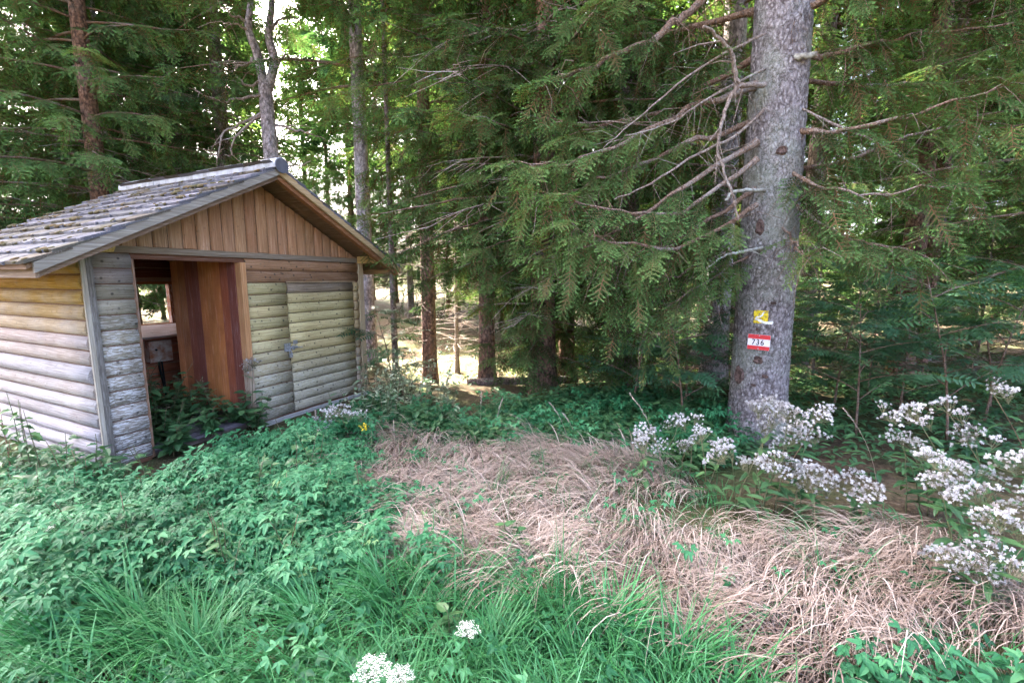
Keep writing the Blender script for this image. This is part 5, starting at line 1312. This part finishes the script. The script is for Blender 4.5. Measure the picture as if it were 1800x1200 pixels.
x, y = on_ground(645, 810); rg = seed_plant(x, y, .34, 777, 'small yellow-flowered ragwort at the far edge of the dry grass', None, stems=1, leaves=6, heads=False, name='ragwort', leaf_s=.6)
yf = MB(); rq = random.Random(3)
for k in range(26):
    c = Vector((rq.gauss(0, .022), rq.gauss(0, .022), .33 + rq.gauss(0, .02)))
    yf.add([tuple(c)] + [tuple(c + Vector((math.cos(u) * .009, math.sin(u) * .009, rq.uniform(-.003, .003)))) for u in (0, 1.05, 2.1, 3.14, 4.19, 5.24)], [(0, 1 + i, 1 + (i + 1) % 6) for i in range(6)])
tag(obj('yellow_flowers', yf.mesh('yellow_flowers', M['ragwort']), rg), kind='stuff')
# seeded grass stalks leaning over the dry grass
def grass_stalk(px, py, h, az, label, seed):
    r = random.Random(seed); x, y = on_ground(px, py); o = empty('grass_stalk', (x, y, ground_z(x, y))); tag(o, label, 'grass stalk', 'seeded grass stalks')
    P = [(math.cos(az) * .35 * h * (i / 8) ** 2, math.sin(az) * .35 * h * (i / 8) ** 2, h * i / 8 * (1 - .06 * (i / 8) ** 2)) for i in range(9)]
    mb = MB(); mb.tube(P, [.0026 - .00018 * i for i in range(9)], 4, a=.4); obj('stalk', mb.mesh('stalk', M['dry'], smooth=True), o)
    sp = MB()
    for k in range(34):
        t = .72 + .28 * k / 34; f = t * 8; j = min(7, int(f)); p = Vector([P[j][c] + (P[j + 1][c] - P[j][c]) * (f - j) for c in range(3)]); d = (Vector(P[j + 1]) - Vector(P[j])).normalized(); q = (d + Vector((r.uniform(-.6, .6), r.uniform(-.6, .6), r.uniform(-.2, .2)))).normalized(); s = q.orthogonal().normalized() * .0035; e = p + q * .022
        sp.add([tuple(p), tuple((p + e) / 2 + s), tuple(e), tuple((p + e) / 2 - s)], [(0, 1, 2), (0, 2, 3)], r.uniform(.3, .9))
    obj('seed_spike', sp.mesh('seed_spike', M['dry']), o)
for i, (px, py, h, az) in enumerate(((1000, 800, .55, 170), (1015, 795, .42, 175), (1165, 860, .85, 180), (1540, 880, .75, 150), (845, 770, .5, 90), (870, 775, .45, 60), (560, 780, .35, 120))):
    grass_stalk(px, py, h, R(az), 'single seeded grass stalk standing above the dry grass', i)

# rowan saplings
def rowan(x, y, h, seed, label, group='rowan saplings', nb=7, per=9, leafs=1.0):
    r = random.Random(seed); o = empty('rowan_sapling', (x, y, ground_z(x, y))); tag(o, label, 'shrub', group)
    P = stem_curve(h, r.uniform(0, 6.28), .18, r, 8); mb = MB(); mb.tube(P, [.014 - .0013 * i for i in range(9)], 6, a=.6); obj('stem', mb.mesh('stem', M['branch'], smooth=True), o)
    for b in range(nb):
        t = .28 + .72 * b / nb; f = t * 8; j = min(7, int(f)); p0 = Vector([P[j][c] + (P[j + 1][c] - P[j][c]) * (f - j) for c in range(3)])
        az = b * 2.4 + r.uniform(-.4, .4); L = h * (.50 - .25 * t) * r.uniform(.8, 1.2); Q = [p0 + Vector((math.cos(az) * L * k / 4, math.sin(az) * L * k / 4, L * (.55 * k / 4 - .22 * (k / 4) ** 2))) for k in range(5)]
        br = MB(); br.tube([tuple(q) for q in Q], [.007, .006, .005, .0035, .002], 5, a=.6, caps=False); bo = obj('branch', br.mesh('branch', M['branch'], smooth=True), o)
        for k in range(per):
            t2 = .2 + .8 * k / (per - 1); g = t2 * 4; jj = min(3, int(g)); q = Q[jj].lerp(Q[jj + 1], g - jj); a = az + (1 if k % 2 else -1) * r.uniform(.5, 1.4) * (1 - .6 * (k == per - 1))
            obj('leaf', PINN[4 if r.random() < .015 else r.randrange(4)], bo, loc=q, rot=dir_rot((math.cos(a), math.sin(a), r.uniform(-.35, .35)), r.uniform(-.5, .5)), scale=leafs * r.uniform(.75, 1.25))
for i, (x, y, h, lab, g) in enumerate((
    (3.75, 4.75, 1.45, 'rowan sapling right beside the marked trunk, on the wood side', None), (4.5, 4.5, 1.75, 'rowan sapling with dark branches among the white seed heads', None), (5.4, 5.0, 1.9, 'tall rowan sapling at the right border of the wood edge', None),
    (4.1, 5.6, 1.9, 'rowan sapling in the thicket behind the seed-head plants', 'rowan thicket'), (5.0, 6.2, 2.1, 'rowan sapling in the thicket behind the seed-head plants', 'rowan thicket'), (3.3, 5.7, 1.2, 'rowan sapling in the thicket behind the seed-head plants', 'rowan thicket'),
    (6.1, 5.6, 1.9, 'rowan sapling in the thicket behind the seed-head plants', 'rowan thicket'), (4.6, 5.2, 1.3, 'rowan sapling in the thicket behind the seed-head plants', 'rowan thicket'), (5.9, 6.8, 2.2, 'rowan sapling in the thicket behind the seed-head plants', 'rowan thicket'), (3.9, 6.6, 1.8, 'rowan sapling in the thicket behind the seed-head plants', 'rowan thicket'),
    (1.95, 5.0, 1.25, 'rowan sapling just left of the marked trunk', None), (1.55, 5.6, 1.2, 'rowan sapling under the drooping spruce boughs by the path', None), (2.3, 5.8, 1.75, 'taller rowan sapling behind the marked trunk', None),
    (-1.75, 6.55, 1.25, 'thin rowan sapling at the right corner of the hut', None))):
    rowan(x, y, h, 300 + i, lab, g, nb=10 if h > 1.3 else 7, per=12, leafs=1.1)
# fallen log at the far side of the path
lg = empty('fallen_log', (0.1, 7.9, ground_z(.1, 7.9) + .05), R(8)); tag(lg, 'dark fallen log lying across the path under the drooping spruce', 'log')
mb = MB(); mb.tube([(-.9, 0, 0), (-.3, .02, .01), (.4, -.01, 0), (1.1, .03, .02)], [.085, .09, .08, .07], 12); obj('stem', mb.mesh('stem', M['bark'], smooth=True), lg)
mb = MB(); mb.tube([(.2, 0, .05), (.25, -.12, .16), (.27, -.2, .22)], [.02, .015, .008], 6); obj('branch_stub', mb.mesh('branch_stub', M['dead'], smooth=True), lg)
